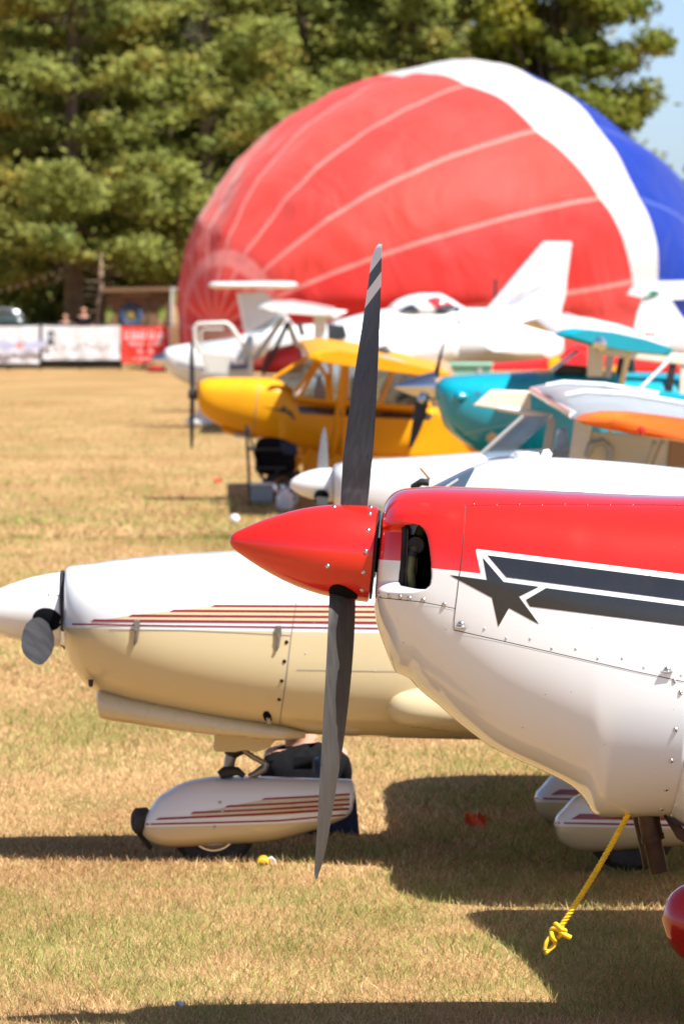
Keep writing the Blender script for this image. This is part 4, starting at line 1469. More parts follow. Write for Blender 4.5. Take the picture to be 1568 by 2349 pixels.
rad_ = revolve('roof_antenna', W(1207, 1049, Y1-.02), (0, 0, 1), [(-.03, .06), (.0, .062), (.02, .058), (.028, .01)], M['white'], crm, 24)
tube('antenna_puck', [W(1240, 1052, Y1), W(1252, 1044, Y1), W(1262, 1036, Y1)], [.01, .028, .016], M['white'], crm, 12)
tube('thermometer_probe', [W(948, 1118, Y1-.15), W(966, 1106, Y1-.2), W(984, 1108, Y1-.2)], .018, M['rubber'], crm, 8)
tube('wire_aerial', [W(963, 1074, Y1-.1), W(976, 1089, Y1-.1), W(986, 1101, Y1-.1)], .007, M['tan'], crm, 6)
# spinner
a1 = (W(146, 1400, Y1)-W(-78, 1407, Y1)).normalized()
k1 = 1/496.0
sp1 = revolve('spinner', W(-78, 1407, Y1), a1, [(0, .002), (3*k1, 8*k1), (10*k1, 15*k1), (30*k1, 30*k1), (60*k1, 46*k1), (100*k1, 62*k1), (150*k1, 77*k1), (190*k1, 84*k1), (218*k1, 87.5*k1), (221*k1, 85*k1), (221*k1, .03)], M['white'], crm, 64)
revolve('back_plate', W(143.5, 1400, Y1), a1, [(0, .03), (0, .184), (.011, .184), (.011, .03)], M['black_matte'], sp1, 64)
BS1 = bvh_of(sp1)
# blade pointing towards the camera
rows = []
Vb = []
hub = W(108, 1416, Y1)
dirb = Vector((-.03, -.985, -.15)).normalized()
for i, (t, ch, tw, th) in enumerate([(.10, .075, 60, .5), (.16, .095, 56, .3), (.25, .135, 48, .16), (.40, .165, 40, .12), (.55, .165, 35, .10), (.70, .15, 30, .09), (.82, .125, 27, .08), (.89, .095, 25, .08), (.92, .05, 25, .08)]):
    c0 = hub+dirb*t
    a = math.radians(tw+14)
    cdv = (Vector((math.sin(a)*-.55, 0, -math.cos(a)))).normalized()
    cdv = Vector((.78, 0, -.62)).normalized()
    n = dirb.cross(cdv).normalized()
    ring = []
    for q in range(12):
        s = q/11
        ring.append(c0+cdv*(s-.5)*ch+n*ch*th*1.5*(s**.55)*((1-s)**.8))
    for q in range(10, 0, -1):
        s = q/11
        ring.append(c0+cdv*(s-.5)*ch-n*ch*th*.6*(s**.6)*((1-s)**.8))
    Vb += [tuple(x) for x in ring]
gb = paint('worn_grey_blade', (0.035, 0.035, 0.038), .75, .0, .25, scale=9, spec=.08)
mesh_obj('propeller_blade', Vb, ring_faces(9, 22), gb, crm, sharp=50)
Vb2 = []
for v in Vb:
    d = Vector(v)-hub
    ax_ = a1
    d = d-2*(d-ax_*d.dot(ax_))
    Vb2.append(tuple(hub+d))
mesh_obj('propeller_blade', Vb2, ring_faces(9, 22), gb, crm, sharp=50)
decal('blade_slot', [(108+33*math.cos(q)-4*math.sin(q), 1422+26*math.sin(q)+6*math.cos(q)) for q in np.linspace(0, 6.283, 25)[:-1]], BS1, M['dark'], sp1, .002, 8)
prism('inlet_ring', [(139, 1400), (150, 1400), (150, 1485), (139, 1480)], Y1-.16, Y1-.10, M['alu'], sp1, bevel=.004)
revolve('inlet_lip', W(158, 1415, Y1-.2), (1, .3, 0), [(-.02, .07), (0, .085), (.03, .075), (.04, .01)], M['grey'], crm, 24)
screws([(112, 1365), (133, 1366), (133, 1470), (140, 1330)], BS1, sp1, .006)
# pinstripes
def st(pl, mt, bv=B1_, par=None, nm='pinstripe', off=.0015):
    decal(nm, pl, bv, mt, par or cf, off, 16)
E = 1080
st([(232, 1424), (296, 1413), (391, 1402), (485, 1391.5), (E, 1393), (E, 1431), (700, 1429.5), (240, 1427)], M['cream'], off=.001)
for (ua, va, ub, vb, th) in ((207, 1424.4, E, 1431.5, 5.6), (294, 1413.2, E, 1418.5, 5.2), (389, 1402.2, E, 1406, 5.2), (483, 1391, E, 1393.5, 5)):
    st([(ua, va+th/2), (ua+9, va-th/2), (ub, vb-th/2), (ub, vb+th/2)], M['maroon'], off=.002)
st([(166, 1431), (400, 1435), (E, 1443), (E, 1447), (400, 1438.5), (166, 1434.5)], M['maroon'], off=.002)
line_decal('panel_gap', [(686, 1262), (684, 1352), (676, 1405), (668, 1458), (656, 1560), (643, 1645), (641, 1672)], 2.6, B1_, M['seam_soft'], cf)
line_decal('panel_gap', [(680, 1538), (800, 1540), (1000, 1543)], 1.6, B1_, M['seam_soft'], cf)
line_decal('panel_gap', [(250, 1446), (420, 1447), (560, 1453), (668, 1459)], 1.8, B1_, M['seam_soft'], cf)
screws([(657, 1474), (652, 1518), (646, 1563), (640, 1606)], B1_, cf, .009, M['exhaust'])
screws([(1000, 1540), (860, 1541), (760, 1541), (720, 1430), (700, 1500)], B1_, cf, .004, M['grey'])
for (u, v) in ((314, 1428), (639, 1441)):
    h = cast(B1_, u, v+8)
    lt = box('cowl_latch', h[0]+Vector((0, -.008, 0)), (.026, .012, .052), M['latch'], cf, bevel=.003)
    h2 = cast(B1_, u, v+38)
    tube('latch_hook', [h[0]+Vector((0, -.012, -.02)), h2[0]+Vector((0, -.012, .012)), h2[0]+Vector((-.006, -.012, -.012)), h2[0]+Vector((-.012, -.008, -.03))], [.011, .007, .008, .004], M['latch'], lt, 8)
decal('drain_hole', [(602, 1640), (606, 1633), (614, 1632), (621, 1640), (624, 1652), (618, 1660), (606, 1652)], B1_, M['dark'], cf, .002, 8)
h = cast(B1_, 614, 1645)
tube('drain_spout', [h[0]+Vector((0, .01, .01)), h[0]+Vector((.006, -.02, -.03))], .009, M['alu'], cf, 8)
# top hinge details, exhaust box under the cowl, small drain bump
loft('exhaust_fairing', [(222, 1586, 1612, .10, 1600, 3, 3), (224, 1582, 1640, .16, 1612, 3, 3), (232, 1580, 1647, .19, 1615, 3, 3), (300, 1590, 1658, .24, 1628, 3, 3), (400, 1608, 1672, .27, 1645, 3, 3), (520, 1630, 1686, .28, 1662, 3, 3), (640, 1650, 1694, .28, 1675, 3, 3), (700, 1668, 1690, .20, 1680, 3, 3)], Y1-.12, M['cream'], crm, nu=60, nseg=64)
line_seam = None
revolve('drain_bump', W(412, 1672, Y1-.25), (0, 0, 1), [(-.012, .004), (-.008, .03), (.02, .036)], M['cream'], crm, 20)
revolve('fuel_drain', W(208, 1570, Y1-.3), (0, 0, 1), [(-.014, .008), (0, .012), (.02, .012)], M['black_matte'], crm, 12)
# wing with its root bulge
loft('wing_root_fairing', [(884, 1622, 1626, .01, 1624, 2, 2), (888, 1604, 1640, .03, 1623, 2, 2), (900, 1592, 1655, .06, 1624, 2, 2), (930, 1580, 1668, .10, 1626, 2.1, 2.1), (980, 1572, 1675, .13, 1630, 2.1, 2.1), (1060, 1570, 1684, .15, 1635, 2.1, 2.1), (1300, 1580, 1690, .15, 1640, 2.1, 2.1), (1900, 1600, 1680, .08, 1650, 2, 2)], Y1-.50, M['cream'], crm, nu=60, nseg=48)
for sgn, hs in ((-1, 2.45), (1, 3.9)):  # near half cut short to leave a sunlit strip beside its shadow
    zw = .80
    V_, F_ = wing_geo([(.50, Y1+sgn*.45, zw, 1.1), (.62, Y1+sgn*1.0, zw+.02, 1.15), (.64, Y1+sgn*(hs-.9), zw+.08, 1.12), (.70, Y1+sgn*(hs-.5), zw+.10, 1.08), (.84, Y1+sgn*(hs-.18), zw+.12, .95), (1.10, Y1+sgn*hs, zw+.13, .6)])
    mesh_obj('wing', V_, F_, M['white'], crm, sharp=40)
sweep('fin', [(2950, 1340), (3350, 960), (3600, 960), (3650, 1420), (3300, 1440)], Y1, [(Y1-.05, 0, 0, .97), (Y1, 0, 0, 1), (Y1+.05, 0, 0, .97)], M['white'], crm)
sweep('tailplane', [(3250, 1400), (3300, 1388), (3640, 1404), (3300, 1412)], Y1, [(Y1-1.5, .05, 0, .95), (Y1+1.5, .05, 0, .95)], M['white'], crm)
# nose gear
sc1 = 13000/Y1
blk = prism('gear_fairing', [(493, 1680), (640, 1690), (618, 1716), (588, 1727), (560, 1722), (540, 1727), (492, 1726), (488, 1718)], Y1-.13, Y1+.13, M['cream'], crm, bevel=.02)
tube('oleo_strut', [W(537, 1716, Y1), W(527, 1745, Y1), W(521, 1792, Y1)], [.026, .026, .024], M['latch'], crm, 16)
tube('strut_collar', [W(545, 1712, Y1), W(533, 1722, Y1), W(528, 1735, Y1)], [.05, .045, .03], M['black_matte'], crm, 16)
tube('torque_link', [W(548, 1714, Y1-.03), W(580, 1738, Y1-.03), W(610, 1753, Y1-.03)], .013, M['latch'], crm, 8)
tube('torque_link', [W(611, 1752, Y1-.03), W(606, 1766, Y1-.03), W(572, 1784, Y1-.03)], .016, M['latch'], crm, 8)
tube('torque_link', [W(548, 1714, Y1+.05), W(580, 1738, Y1+.05), W(610, 1753, Y1+.05), W(572, 1784, Y1+.05)], .012, M['latch'], crm, 8)
tube('shimmy_damper', [W(503, 1780, Y1-.06), W(515, 1773, Y1-.06), W(545, 1770, Y1-.06), W(560, 1782, Y1-.06)], [.02, .028, .02, .012], M['black_matte'], crm, 8)


def pant(name, dat, Y, parent, strip, hw=.16):
    dat = [tuple(d[:3])+(d[3]*hw, d[4], 2.8, 2.5) for d in dat]
    return loft(name, dat, Y, M['two_tone'], parent, nu=80, nseg=72, attrs={'creampart': strip})


P0 = [(322, 1893, 1897, .05, 1895), (324, 1884, 1910, .25, 1896), (330, 1872, 1920, .42, 1897), (340, 1860, 1929, .58, 1897), (364, 1829, 1940, .78, 1896), (386, 1815, 1944, .87, 1894), (408, 1802, 1945, .93, 1892), (452, 1789, 1943, 1.0, 1888), (496, 1783, 1940, 1.0, 1884), (606, 1783, 1933, .95, 1874), (694, 1786, 1913, .80, 1862), (773, 1788, 1886, .66, 1848), (800, 1789, 1871, .60, 1842), (808, 1791, 1858, .56, 1838), (812, 1797, 1846, .46, 1830), (813.5, 1808, 1830, .3, 1825)]


def strip0(a, b, c):
    v = np.interp(a, [322, 496, 640, 720, 800], [1898, 1894, 1889, 1884, 1874])
    return b-v-1.5


np0 = pant('wheel_fairing', P0, Y1, crm, strip0)
BP = bvh_of(np0)
st([(324, 1890.5), (496, 1886.5), (640, 1882), (806, 1867), (805, 1871), (640, 1886), (496, 1890.5), (324, 1894.5)], M['maroon'], BP, np0)
for (ua, va, vb, th) in ((356, 1880, 1856, 5.5), (435, 1866, 1846, 5.2), (514, 1851.5, 1834.5, 5), (598, 1834.5, 1823, 4.6)):
    ue = 809
    mid = (ua+ue)/2
    st([(ua, va+th/2), (ua+9, va-th/2), (mid, va-th/2+(vb-va)*.42), (ue, vb-th/2), (ue, vb+th/2), (mid, va+th/2+(vb-va)*.42)], M['maroon'], BP, np0, off=.002)
st([(440, 1868), (514, 1854), (598, 1837), (809, 1825), (808, 1857), (640, 1872), (440, 1877)], M['cream'], BP, np0, off=.001)
screws([(504, 1842), (510, 1861), (492, 1898), (497, 1792)], BP, np0, .008, M['grey'])
revolve('tow_pin_cap', W(322, 1885, Y1-.02), (1, .35, 0), [(-.03, .01), (-.034, .045), (-.02, .062), (.03, .064), (.05, .02)], M['rubber'], np0, 24)
tube('tow_pin', [W(318, 1912, Y1), W(346, 1948, Y1)], .012, M['rubber'], np0, 8)
c = W(490, 1865, Y1); c.z = .150
wheel_at(c, .200, .16, crm)
tube('hub_ring', [c+Vector((math.cos(q)*.108, -.075, math.sin(q)*.108)) for q in np.linspace(0, 6.283, 40)], .008, M['alu'], crm, 6)  # aluminium ring round the nose wheel hub
# main wheels further aft
for (Ym, u0, v0, fac) in ((25.6, 1270, 1890, 1.0), (27.9, 1224, 1834, 1.0)):
    s_ = Y1/Ym
    dat = []
    for d in P0:
        dat.append(((d[0]-322)*1.02*s_+u0, (d[1]-1895)*.86*s_+v0, (d[2]-1895)*1.28*s_+v0, d[3], (d[4]-1895)*.8*s_+v0))
    def stripm(a, b, c, u0=u0, v0=v0): return b-(v0+7+(a-u0)*0.02)
    pm = pant('wheel_fairing', dat, Ym, crm, stripm)
    bm_ = bvh_of(pm)
    st([(u0+2, v0-3), (u0+320, v0+3), (u0+320, v0+8), (u0+2, v0+1)], M['maroon'], bm_, pm)
    st([(u0+38, v0-9), (u0+60, v0-22), (u0+320, v0-17), (u0+320, v0-6)], M['maroon'], bm_, pm)
    screws([(u0+190, v0+32)], bm_, pm, .010, M['cream'])
    c = W(u0+175, v0, Ym); c.z = .215
    wheel_at(c, .215, .16, crm)
    tube('gear_leg', [Vector((c.x, Ym, .4)), Vector((c.x, Y1+(Ym-Y1)*.8, .85))], .04, M['grey'], crm, 10)

# person sitting on the grass behind the nose wheel
per = thing('person', (ux(700, 27.3), 27.3, 0), 'person in a black t-shirt sitting with their back turned behind the white nose wheel fairing', 'person')
cx = ux(702, 27.3)


def PJ(a, b, c, r):
    return ((cx+a*.95, 27.3+b, c*.90), r)


skin_part('body', [PJ(0, 0, .10, (.17, .13)), PJ(.0, .02, .26, (.16, .11)), PJ(0, .05, .41, (.17, .10)), PJ(-.02, .06, .475, .065), PJ(-.05, .05, .53, .052), PJ(-.07, .02, .61, .085), PJ(-.08, .0, .69, .08),
                   PJ(.17, .05, .41, .06), PJ(.19, .14, .22, .05), PJ(.12, .36, .22, .04), PJ(.05, .43, .24, .035), PJ(-.17, .05, .41, .06), PJ(-.20, .14, .22, .05), PJ(-.12, .36, .24, .04), PJ(-.05, .43, .25, .035),
                   PJ(.12, .10, .10, .09), PJ(.14, .42, .30, .07), PJ(.16, .62, .06, .05), PJ(.15, .72, .05, .045), PJ(-.12, .10, .10, .09), PJ(-.14, .42, .30, .07), PJ(-.16, .62, .06, .05), PJ(-.15, .72, .05, .045)],
          [(0, 1), (1, 2), (2, 3), (3, 4), (4, 5), (5, 6), (2, 7), (7, 8), (8, 9), (9, 10), (2, 11), (11, 12), (12, 13), (13, 14), (0, 15), (15, 16), (16, 17), (17, 18), (0, 19), (19, 20), (20, 21), (21, 22)], M['skin'], per)
shirt = skin_part('t_shirt', [PJ(0, .0, .08, (.19, .155)), PJ(0, .02, .26, (.19, .135)), PJ(0.005, .05, .395, (.165, .12)), PJ(-.015, .055, .475, (.085, .08)), PJ(.15, .06, .375, .088), PJ(.195, .13, .25, .074), PJ(-.15, .06, .375, .088), PJ(-.195, .13, .25, .074)],
          [(0, 1), (1, 2), (2, 3), (2, 4), (4, 5), (2, 6), (6, 7)], M['tshirt'], per)
skin_part('jeans', [PJ(0, .03, .10, (.19, .14)), PJ(.12, .12, .12, .11), PJ(.14, .42, .30, .09), PJ(.17, .60, .09, .065), PJ(-.12, .12, .12, .11), PJ(-.14, .42, .30, .09), PJ(-.17, .60, .09, .065)], [(0, 1), (1, 2), (2, 3), (0, 4), (4, 5), (5, 6)], M['jeans'], per)
skin_part('hair', [PJ(-.075, -.015, .64, .075), PJ(-.09, -.02, .70, .082)], [(0, 1)], M['hair'], per)
tube('ear_strap', [Vector((cx-.17, 27.16, .62)), Vector((cx-.12, 27.17, .55)), Vector((cx-.10, 27.20, .49))], .006, M['black_matte'], per, 6)
prism('back_print', [(722, 1738), (731, 1738), (733, 1776), (724, 1776)], 27.145, 27.15, M['blueprint'], per)
prism('back_print', [(672, 1738), (716, 1738), (716, 1766), (672, 1766)], 27.148, 27.15, paint('faded_black_print', (0.014, 0.014, 0.017), .9, 0, .2, spec=.1), per)

# small things on the grass
ck = thing('wheel_chock', (ux(606, 25.9), 25.9, 0), 'yellow wheel chock with a pale cord beside the nose wheel', 'wheel chock')
prism('block', [(588, 1985), (590, 1974), (600, 1968), (612, 1970), (618, 1984)], 25.85, 25.97, paint('yellow_plastic', (0.75, 0.42, 0.01), .5, .1, .1), ck, bevel=.01)
tube('cord', [W(612, 1974, 25.9), W(622, 1968, 25.9), W(630, 1975, 25.9), W(633, 1986, 25.9)], .005, M['banner_white'], ck, 6)


def ground_pt(u, v):
    d = W(u, v, 10.0)-Vector((0, 0, CAM_H))
    return Vector((0, 0, CAM_H))+d*(CAM_H/-d.z)


for (u, v, w, lb) in ((1090, 1905, .10, 'small orange flag lying in the shade under the cream wing'), (500, 1112, .10, 'small orange flag on the sunlit grass near the yellow aircraft')):
    g_ = ground_pt(u, v)
    f_ = thing('marker_flag', g_, lb, 'marker flag', 'orange marker flags')
    tube('stem', [g_, g_+Vector((.01, 0, .10))], .003, M['steel'], f_, 6)
    VV = []
    for j in range(5):
        for i in range(7):
            VV.append((g_.x+(i/6-.5)*w, g_.y+.02*math.sin(i*1.3+j), g_.z+.02+.06*j/4+.012*math.sin(i*2.1)))
    mesh_obj('sheet', VV, [(j*7+i, j*7+i+1, (j+1)*7+i+1, (j+1)*7+i) for j in range(4) for i in range(6)], M['flag'], f_)
g_ = ground_pt(538, 1203)
tag(revolve('white_ball', g_+Vector((0, 0, .055)), (0, 0, 1), [(.055*math.sin(a), .055*math.cos(a)+.0005) for a in np.linspace(-1.57, 1.57, 14)], M['white'], None, 24), 'small white ball lying on the dry grass', 'ball')
g_ = ground_pt(412, 2316)
VV = [(g_.x+(i/4-.5)*.035, g_.y+(j/3-.5)*.03, .018+.012*math.sin(i*1.7+j*2.2)) for j in range(4) for i in range(5)]
tag(mesh_obj('paper_scrap', VV, [(j*5+i, j*5+i+1, j*5+6+i, j*5+5+i) for j in range(3) for i in range(4)], M['banner_white'], None), 'tiny crumpled white paper scrap on the straw', 'litter')
# ================================================================== 3 white high wing aircraft with orange wing tips
def S(Y): return 13000.0/Y


Y2 = 41.0
wo = thing('light_aircraft', (W(1000, 1120, Y2).x, Y2, 0), 'white high wing aircraft with an orange wing tip behind the cream aircraft', 'aircraft')
loft('fuselage', [(766, 1066, 1166, .26, 1110, 3, 3), (768, 1062, 1172, .29, 1110, 3, 3), (800, 1059, 1190, .33, 1115, 2.8, 2.6), (900, 1052, 1225, .42, 1130, 2.8, 2.6), (1000, 1046, 1245, .48, 1140, 2.8, 2.6), (1110, 1038, 1260, .52, 1140, 2.8, 2.8), (1250, 1032, 1268, .56, 1140, 3, 3), (1600, 1020, 1265, .56, 1130, 3, 3), (2000, 1020, 1190, .38, 1110, 2.6, 2.6), (2600, 1040, 1120, .12, 1080, 2, 2)], Y2, M['white'], wo, nu=60, nseg=64)
sp2 = revolve('spinner', W(664, 1112, Y2), (1, 0, 0), [(0, .002), (.01, .028), (.03, .048), (.08, .078), (.14, .100), (.21, .115), (.28, .120), (.31, .120), (.315, .02)], M['white'], wo, 40)
revolve('back_plate', W(764, 1112, Y2), (1, 0, 0), [(0, .02), (0, .125), (.02, .125), (.02, .02)], M['grey'], wo, 32)
Vb, Fb = blade_geo(dense([(727, 753, 1082, Y2+.03, Y2-.03, .2), (729, 752, 1050, Y2+.03, Y2-.03, .12), (733, 751, 1020, Y2+.03, Y2-.03, .1), (738, 749, 995, Y2+.03, Y2-.02, .1), (742, 746, 981, Y2+.01, Y2-.01, .1)], 20), 12)
mesh_obj('propeller_blade', Vb, Fb, paint('silver_blade', (.45, .46, .48), .3, .2, .1, metal=.6), wo, sharp=50)
Vb, Fb = blade_geo(dense([(722, 755, 1140, Y2-.10, Y2-.16, .3), (726, 752, 1150, Y2-.3, Y2-.36, .12), (728, 750, 1160, Y2-.8, Y2-.86, .1)], 12), 12)
mesh_obj('propeller_blade', Vb, Fb, M['rubber'], wo, sharp=50)
revolve('blade_cuff', W(737, 1140, Y2-.10), (0, -1, -.2), [(0, .02), (0, .055), (.03, .05), (.03, .02)], M['dark'], sp2, 20)
prism('windscreen', [(1104, 1040), (1122, 1060), (1160, 1056), (1246, 974), (1262, 952), (1196, 955)], Y2-.48, Y2-.44, M['glass_blue'], wo)
prism('windscreen_far', [(1104, 1040), (1122, 1060), (1160, 1056), (1246, 974), (1262, 952), (1196, 955)], Y2+.44, Y2+.48, M['glass_blue'], wo)
V_, F_ = merge([tube_geo([W(1104, 1042, Y2-.5), W(1150, 1000, Y2-.5), W(1200, 955, Y2-.5)], .02, 8), tube_geo([W(1104, 1042, Y2+.5), W(1200, 955, Y2+.5)], .02, 8)])
tube('windscreen_post', [W(1104, 1042, Y2-.5), W(1150, 1000, Y2-.5), W(1200, 955, Y2-.5)], .016, M['grey'], wo, 8)
prism('door_post', [(1303, 1055), (1345, 1055), (1360, 960), (1318, 958)], Y2-.53, Y2-.47, M['white'], wo, bevel=.01)
prism('door_post', [(1240, 1055), (1262, 1055), (1275, 960), (1256, 960)], Y2-.53, Y2-.47, M['grey'], wo, bevel=.01)
prism('cabin_wall', [(1345, 1012), (1352, 990), (1600, 1010), (1600, 1085), (1345, 1085)], Y2-.50, Y2-.46, paint('white_cabin_bounce_tint', (.70, .66, .55), .5, .1, .05), wo, bevel=.01)  # white wall; shade and bounce off dry grass put into its colour
tube('window_frame', [W(1345, 1050, Y2-.53), W(1352, 1022, Y2-.53), W(1382, 1012, Y2-.53), W(1400, 1030, Y2-.53), W(1398, 1070, Y2-.53)], .022, M['grey'], wo, 8)
prism('side_window', [(1265, 1052), (1275, 1000), (1300, 985), (1308, 1052)], Y2-.50, Y2-.48, M['glass_blue'], wo)
prism('seat_back', [(1265, 1062), (1280, 985), (1300, 985), (1302, 1062)], Y2-.1, Y2+.2, M['banner_white'], wo, bevel=.02)
for (a, b) in (((1475, 1090), (1500, 1015)), ((1490, 1090), (1518, 1015))):
    tube('wing_strut', [W(*a, Y2-.55), W(*b, Y2-1.4)], .02, M['grey'], wo, 8)
prism('cabin_post', [(1528, 1085), (1600, 1085), (1600, 1005), (1536, 1005)], Y2-.52, Y2-.44, M['tan'], wo, bevel=.01)  # white post; the tan stands in for shade and grass bounce
# wing: near end is the orange tip, upper skin runs away from the camera
Yt = 36.2
TIP = [(1322, 965), (1330, 957), (1345, 951), (1385, 945), (1450, 946), (1568, 960), (1700, 985), (1800, 1010), (1800, 1016), (1700, 1018), (1568, 1017), (1450, 998), (1380, 984), (1340, 974), (1326, 969)]
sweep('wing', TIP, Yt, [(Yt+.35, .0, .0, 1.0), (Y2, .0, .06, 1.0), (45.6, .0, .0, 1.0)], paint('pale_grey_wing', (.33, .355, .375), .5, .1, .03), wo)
sweep('wing_tip', TIP, Yt, [(Yt-.03, .1, 0, .80), (Yt+.01, .03, 0, .94), (Yt+.10, 0, 0, 1.0), (Yt+.35, 0, 0, 1.0)], M['orange'], wo)
nl = revolve('navigation_lamp', W(1470, 988, Yt-.02), (0, -1, 0), [(-.03, .03), (0, .03), (.02, .024), (.03, .005)], M['red'], wo, 16)
for k, ysec in enumerate((39.4, 43.2)):
    V_ = []
    tube('wing_rib_tape', [W(1342, 951, Yt)+Vector((0, ysec-Yt, .015+.06*(1-abs(ysec-Y2)/4.8))), W(1390, 944, Yt)+Vector((0, ysec-Yt, .02+.06*(1-abs(ysec-Y2)/4.8))), W(1500, 950, Yt)+Vector((0, ysec-Yt, .02+.06*(1-abs(ysec-Y2)/4.8))), W(1650, 975, Yt)+Vector((0, ysec-Yt, .02+.06*(1-abs(ysec-Y2)/4.8)))], .018, M['white'], wo, 6)
tube('leading_edge_tape', [W(1326, 960, Yt)+Vector((0, y-Yt, .0)) for y in (37, 39, 41, 43, 45)], .03, M['white'], wo, 8)
prism('open_panel', [(1083, 931), (1092, 925), (1126, 895), (1217, 898), (1216, 940), (1142, 941)], 45.4, 45.5, paint('cream_open_panel', (.80, .74, .60), .5, .1, .04), wo, bevel=.01)
tube('pitot_boom', [W(1142, 936, 44.9), W(1205, 946, 44.9), W(1266, 958, 44.9)], .028, M['white'], wo, 8)
tube('whip_aerial', [W(1422, 937, 40.4), W(1484, 876, 40.4), W(1546, 814, 40.4)], .016, M['white'], wo, 8)
revolve('aerial_base', W(1420, 940, 40.4), (0, 0, 1), [(-.03, .08), (0, .07), (.05, .03), (.08, .01)], M['white'], wo, 16)
for sgn in (-1, 1):
    c = Vector((W(1330, 1200, Y2).x, Y2+sgn*.95, .19))
    wheel_at(c, .19, .13, wo)
    tube('gear_leg', [Vector((c.x, Y2+sgn*.4, .85)), c], .03, M['white'], wo, 8)
c = Vector((W(860, 1200, Y2).x, Y2, .17))
wheel_at(c, .17, .12, wo)
tube('nose_strut', [Vector((c.x, Y2, .95)), c], .03, M['grey'], wo, 8)
sweep('fin', [(2350, 1050), (2560, 860), (2680, 860), (2690, 1080)], Y2, [(Y2-.04, 0, 0, 1), (Y2+.04, 0, 0, 1)], M['white'], wo)

# ================================================================== 4 teal high wing aircraft
Y3 = 60.0
tl = thing('light_aircraft', (W(1150, 950, Y3).x, Y3, 0), 'teal nosed high wing aircraft with a silver spinner and teal wing tip', 'aircraft')
loft('fuselage', [(996, 882, 915, .18, 895, 2.3, 2.3), (998, 874, 932, .30, 898, 2.4, 2.3), (1004, 870, 952, .38, 900, 2.4, 2.3), (1020, 865, 980, .44, 905, 2.5, 2.4), (1055, 861, 1012, .49, 912, 2.6, 2.4), (1095, 858, 1036, .52, 920, 2.6, 2.4), (1170, 855, 1060, .55, 930, 2.6, 2.6), (1257, 850, 1072, .57, 935, 2.8, 2.8), (1500, 855, 1075, .57, 940, 3, 3), (1700, 870, 1060, .5, 940, 2.6, 2.6), (2300, 900, 1000, .15, 940, 2, 2)], Y3, M['teal'], tl, nu=60, nseg=64)
sp3 = revolve('spinner', W(903, 888, Y3), (1, 0, .0), [(0, .002), (.02, .02), (.1, .055), (.2, .095), (.3, .13), (.4, .155), (.44, .16), (.445, .02)], M['alu'], tl, 40)
for rows in ([(955, 984, 915, Y3+.05, Y3-.05, .3), (952, 985, 925, Y3+.05, Y3-.05, .18), (948, 975, 960, Y3+.06, Y3-.06, .12), (940, 962, 995, Y3+.05, Y3-.05, .1), (937, 944, 1028, Y3+.02, Y3-.02, .1)], [(990, 1006, 868, Y3+.05, Y3-.02, .2), (999, 1008, 840, Y3+.05, Y3-.01, .12), (1010, 1016, 805, Y3+.05, Y3-.01, .1), (1018, 1021, 784, Y3+.02, Y3-.01, .1)]):
    Vb, Fb = blade_geo(dense(rows, 20), 12)
    mesh_obj('propeller_blade', Vb, Fb, M['black_matte'], tl, sharp=50)
revolve('blade_root', W(970, 912, Y3-.1), (0, 0, -1), [(-.02, .05), (.03, .06), (.06, .03)], M['alu'], tl, 16)
loft('cowl_bump', [(1040, 909, 913, .01, 911, 2, 2), (1043, 901, 921, .05, 911, 2, 2), (1052, 896, 926, .09, 911, 2, 2), (1064, 899, 922, .08, 910, 2, 2), (1078, 904, 914, .04, 909, 2, 2), (1086, 908, 910, .01, 909, 2, 2)], Y3-.45, M['teal'], tl, nu=20, nseg=24)
BT = bvh_of([o for o in tl.children if o.name.startswith('fuselage')][0])
decal('pinstripe', [(1062, 994), (1120, 982), (1180, 968), (1181, 972), (1120, 986), (1062, 998)], BT, paint('pale_teal_stripe', (.25, .45, .50), .4, .2, .05), tl, .004, 16)
decal('dirt_flap', [(1090, 901), (1101, 901), (1101, 906), (1090, 906)], BT, M['alu'], tl, .004, 8)
decal('access_cap', [(1115, 1000), (1126, 990), (1140, 996), (1142, 1012), (1128, 1018), (1116, 1012)], BT, M['cream'], tl, .006, 16)
prism('windscreen', [(1255, 851), (1268, 853), (1330, 808), (1322, 800)], Y3-.52, Y3-.48, M['glass_blue'], tl)
prism('windscreen_far', [(1255, 851), (1268, 853), (1330, 808), (1322, 800)], Y3+.48, Y3+.52, M['glass_blue'], tl)
prism('instrument_top', [(1270, 856), (1285, 838), (1345, 842), (1345, 860)], Y3-.4, Y3+.4, M['black_matte'], tl)
tanb = paint('white_in_ground_light', (.72, .68, .60), .4, .2, .05)
prism('door_post', [(1345, 865), (1383, 865), (1384, 792), (1348, 790)], Y3-.54, Y3-.48, tanb, tl, bevel=.01)
prism('door_post', [(1385, 868), (1400, 868), (1412, 800), (1392, 798)], Y3-.54, Y3-.48, M['grey'], tl, bevel=.01)
prism('seat_back', [(1412, 870), (1420, 822), (1434, 820), (1436, 872)], Y3-.3, Y3+.0, M['black_matte'], tl, bevel=.02)
prism('seat_back', [(1440, 872), (1444, 826), (1456, 824), (1458, 874)], Y3+.1, Y3+.4, M['rubber'], tl, bevel=.02)
prism('cabin_beam', [(1384, 815), (1384, 800), (1600, 815), (1600, 850), (1568, 838), (1430, 822)], Y3-.56, Y3-.50, tanb, tl, bevel=.01)
prism('door_post', [(1522, 905), (1540, 905), (1552, 830), (1536, 828)], Y3-.54, Y3-.48, M['black_matte'], tl, bevel=.01)
prism('rear_wall', [(1555, 930), (1640, 940), (1640, 830), (1560, 830)], Y3-.54, Y3-.5, tanb, tl, bevel=.01)
prism('lower_panel', [(1460, 885), (1500, 870), (1530, 890), (1530, 915), (1460, 905)], Y3-.3, Y3-.28, M['tan'], tl, bevel=.01)
Yt3 = 54.5
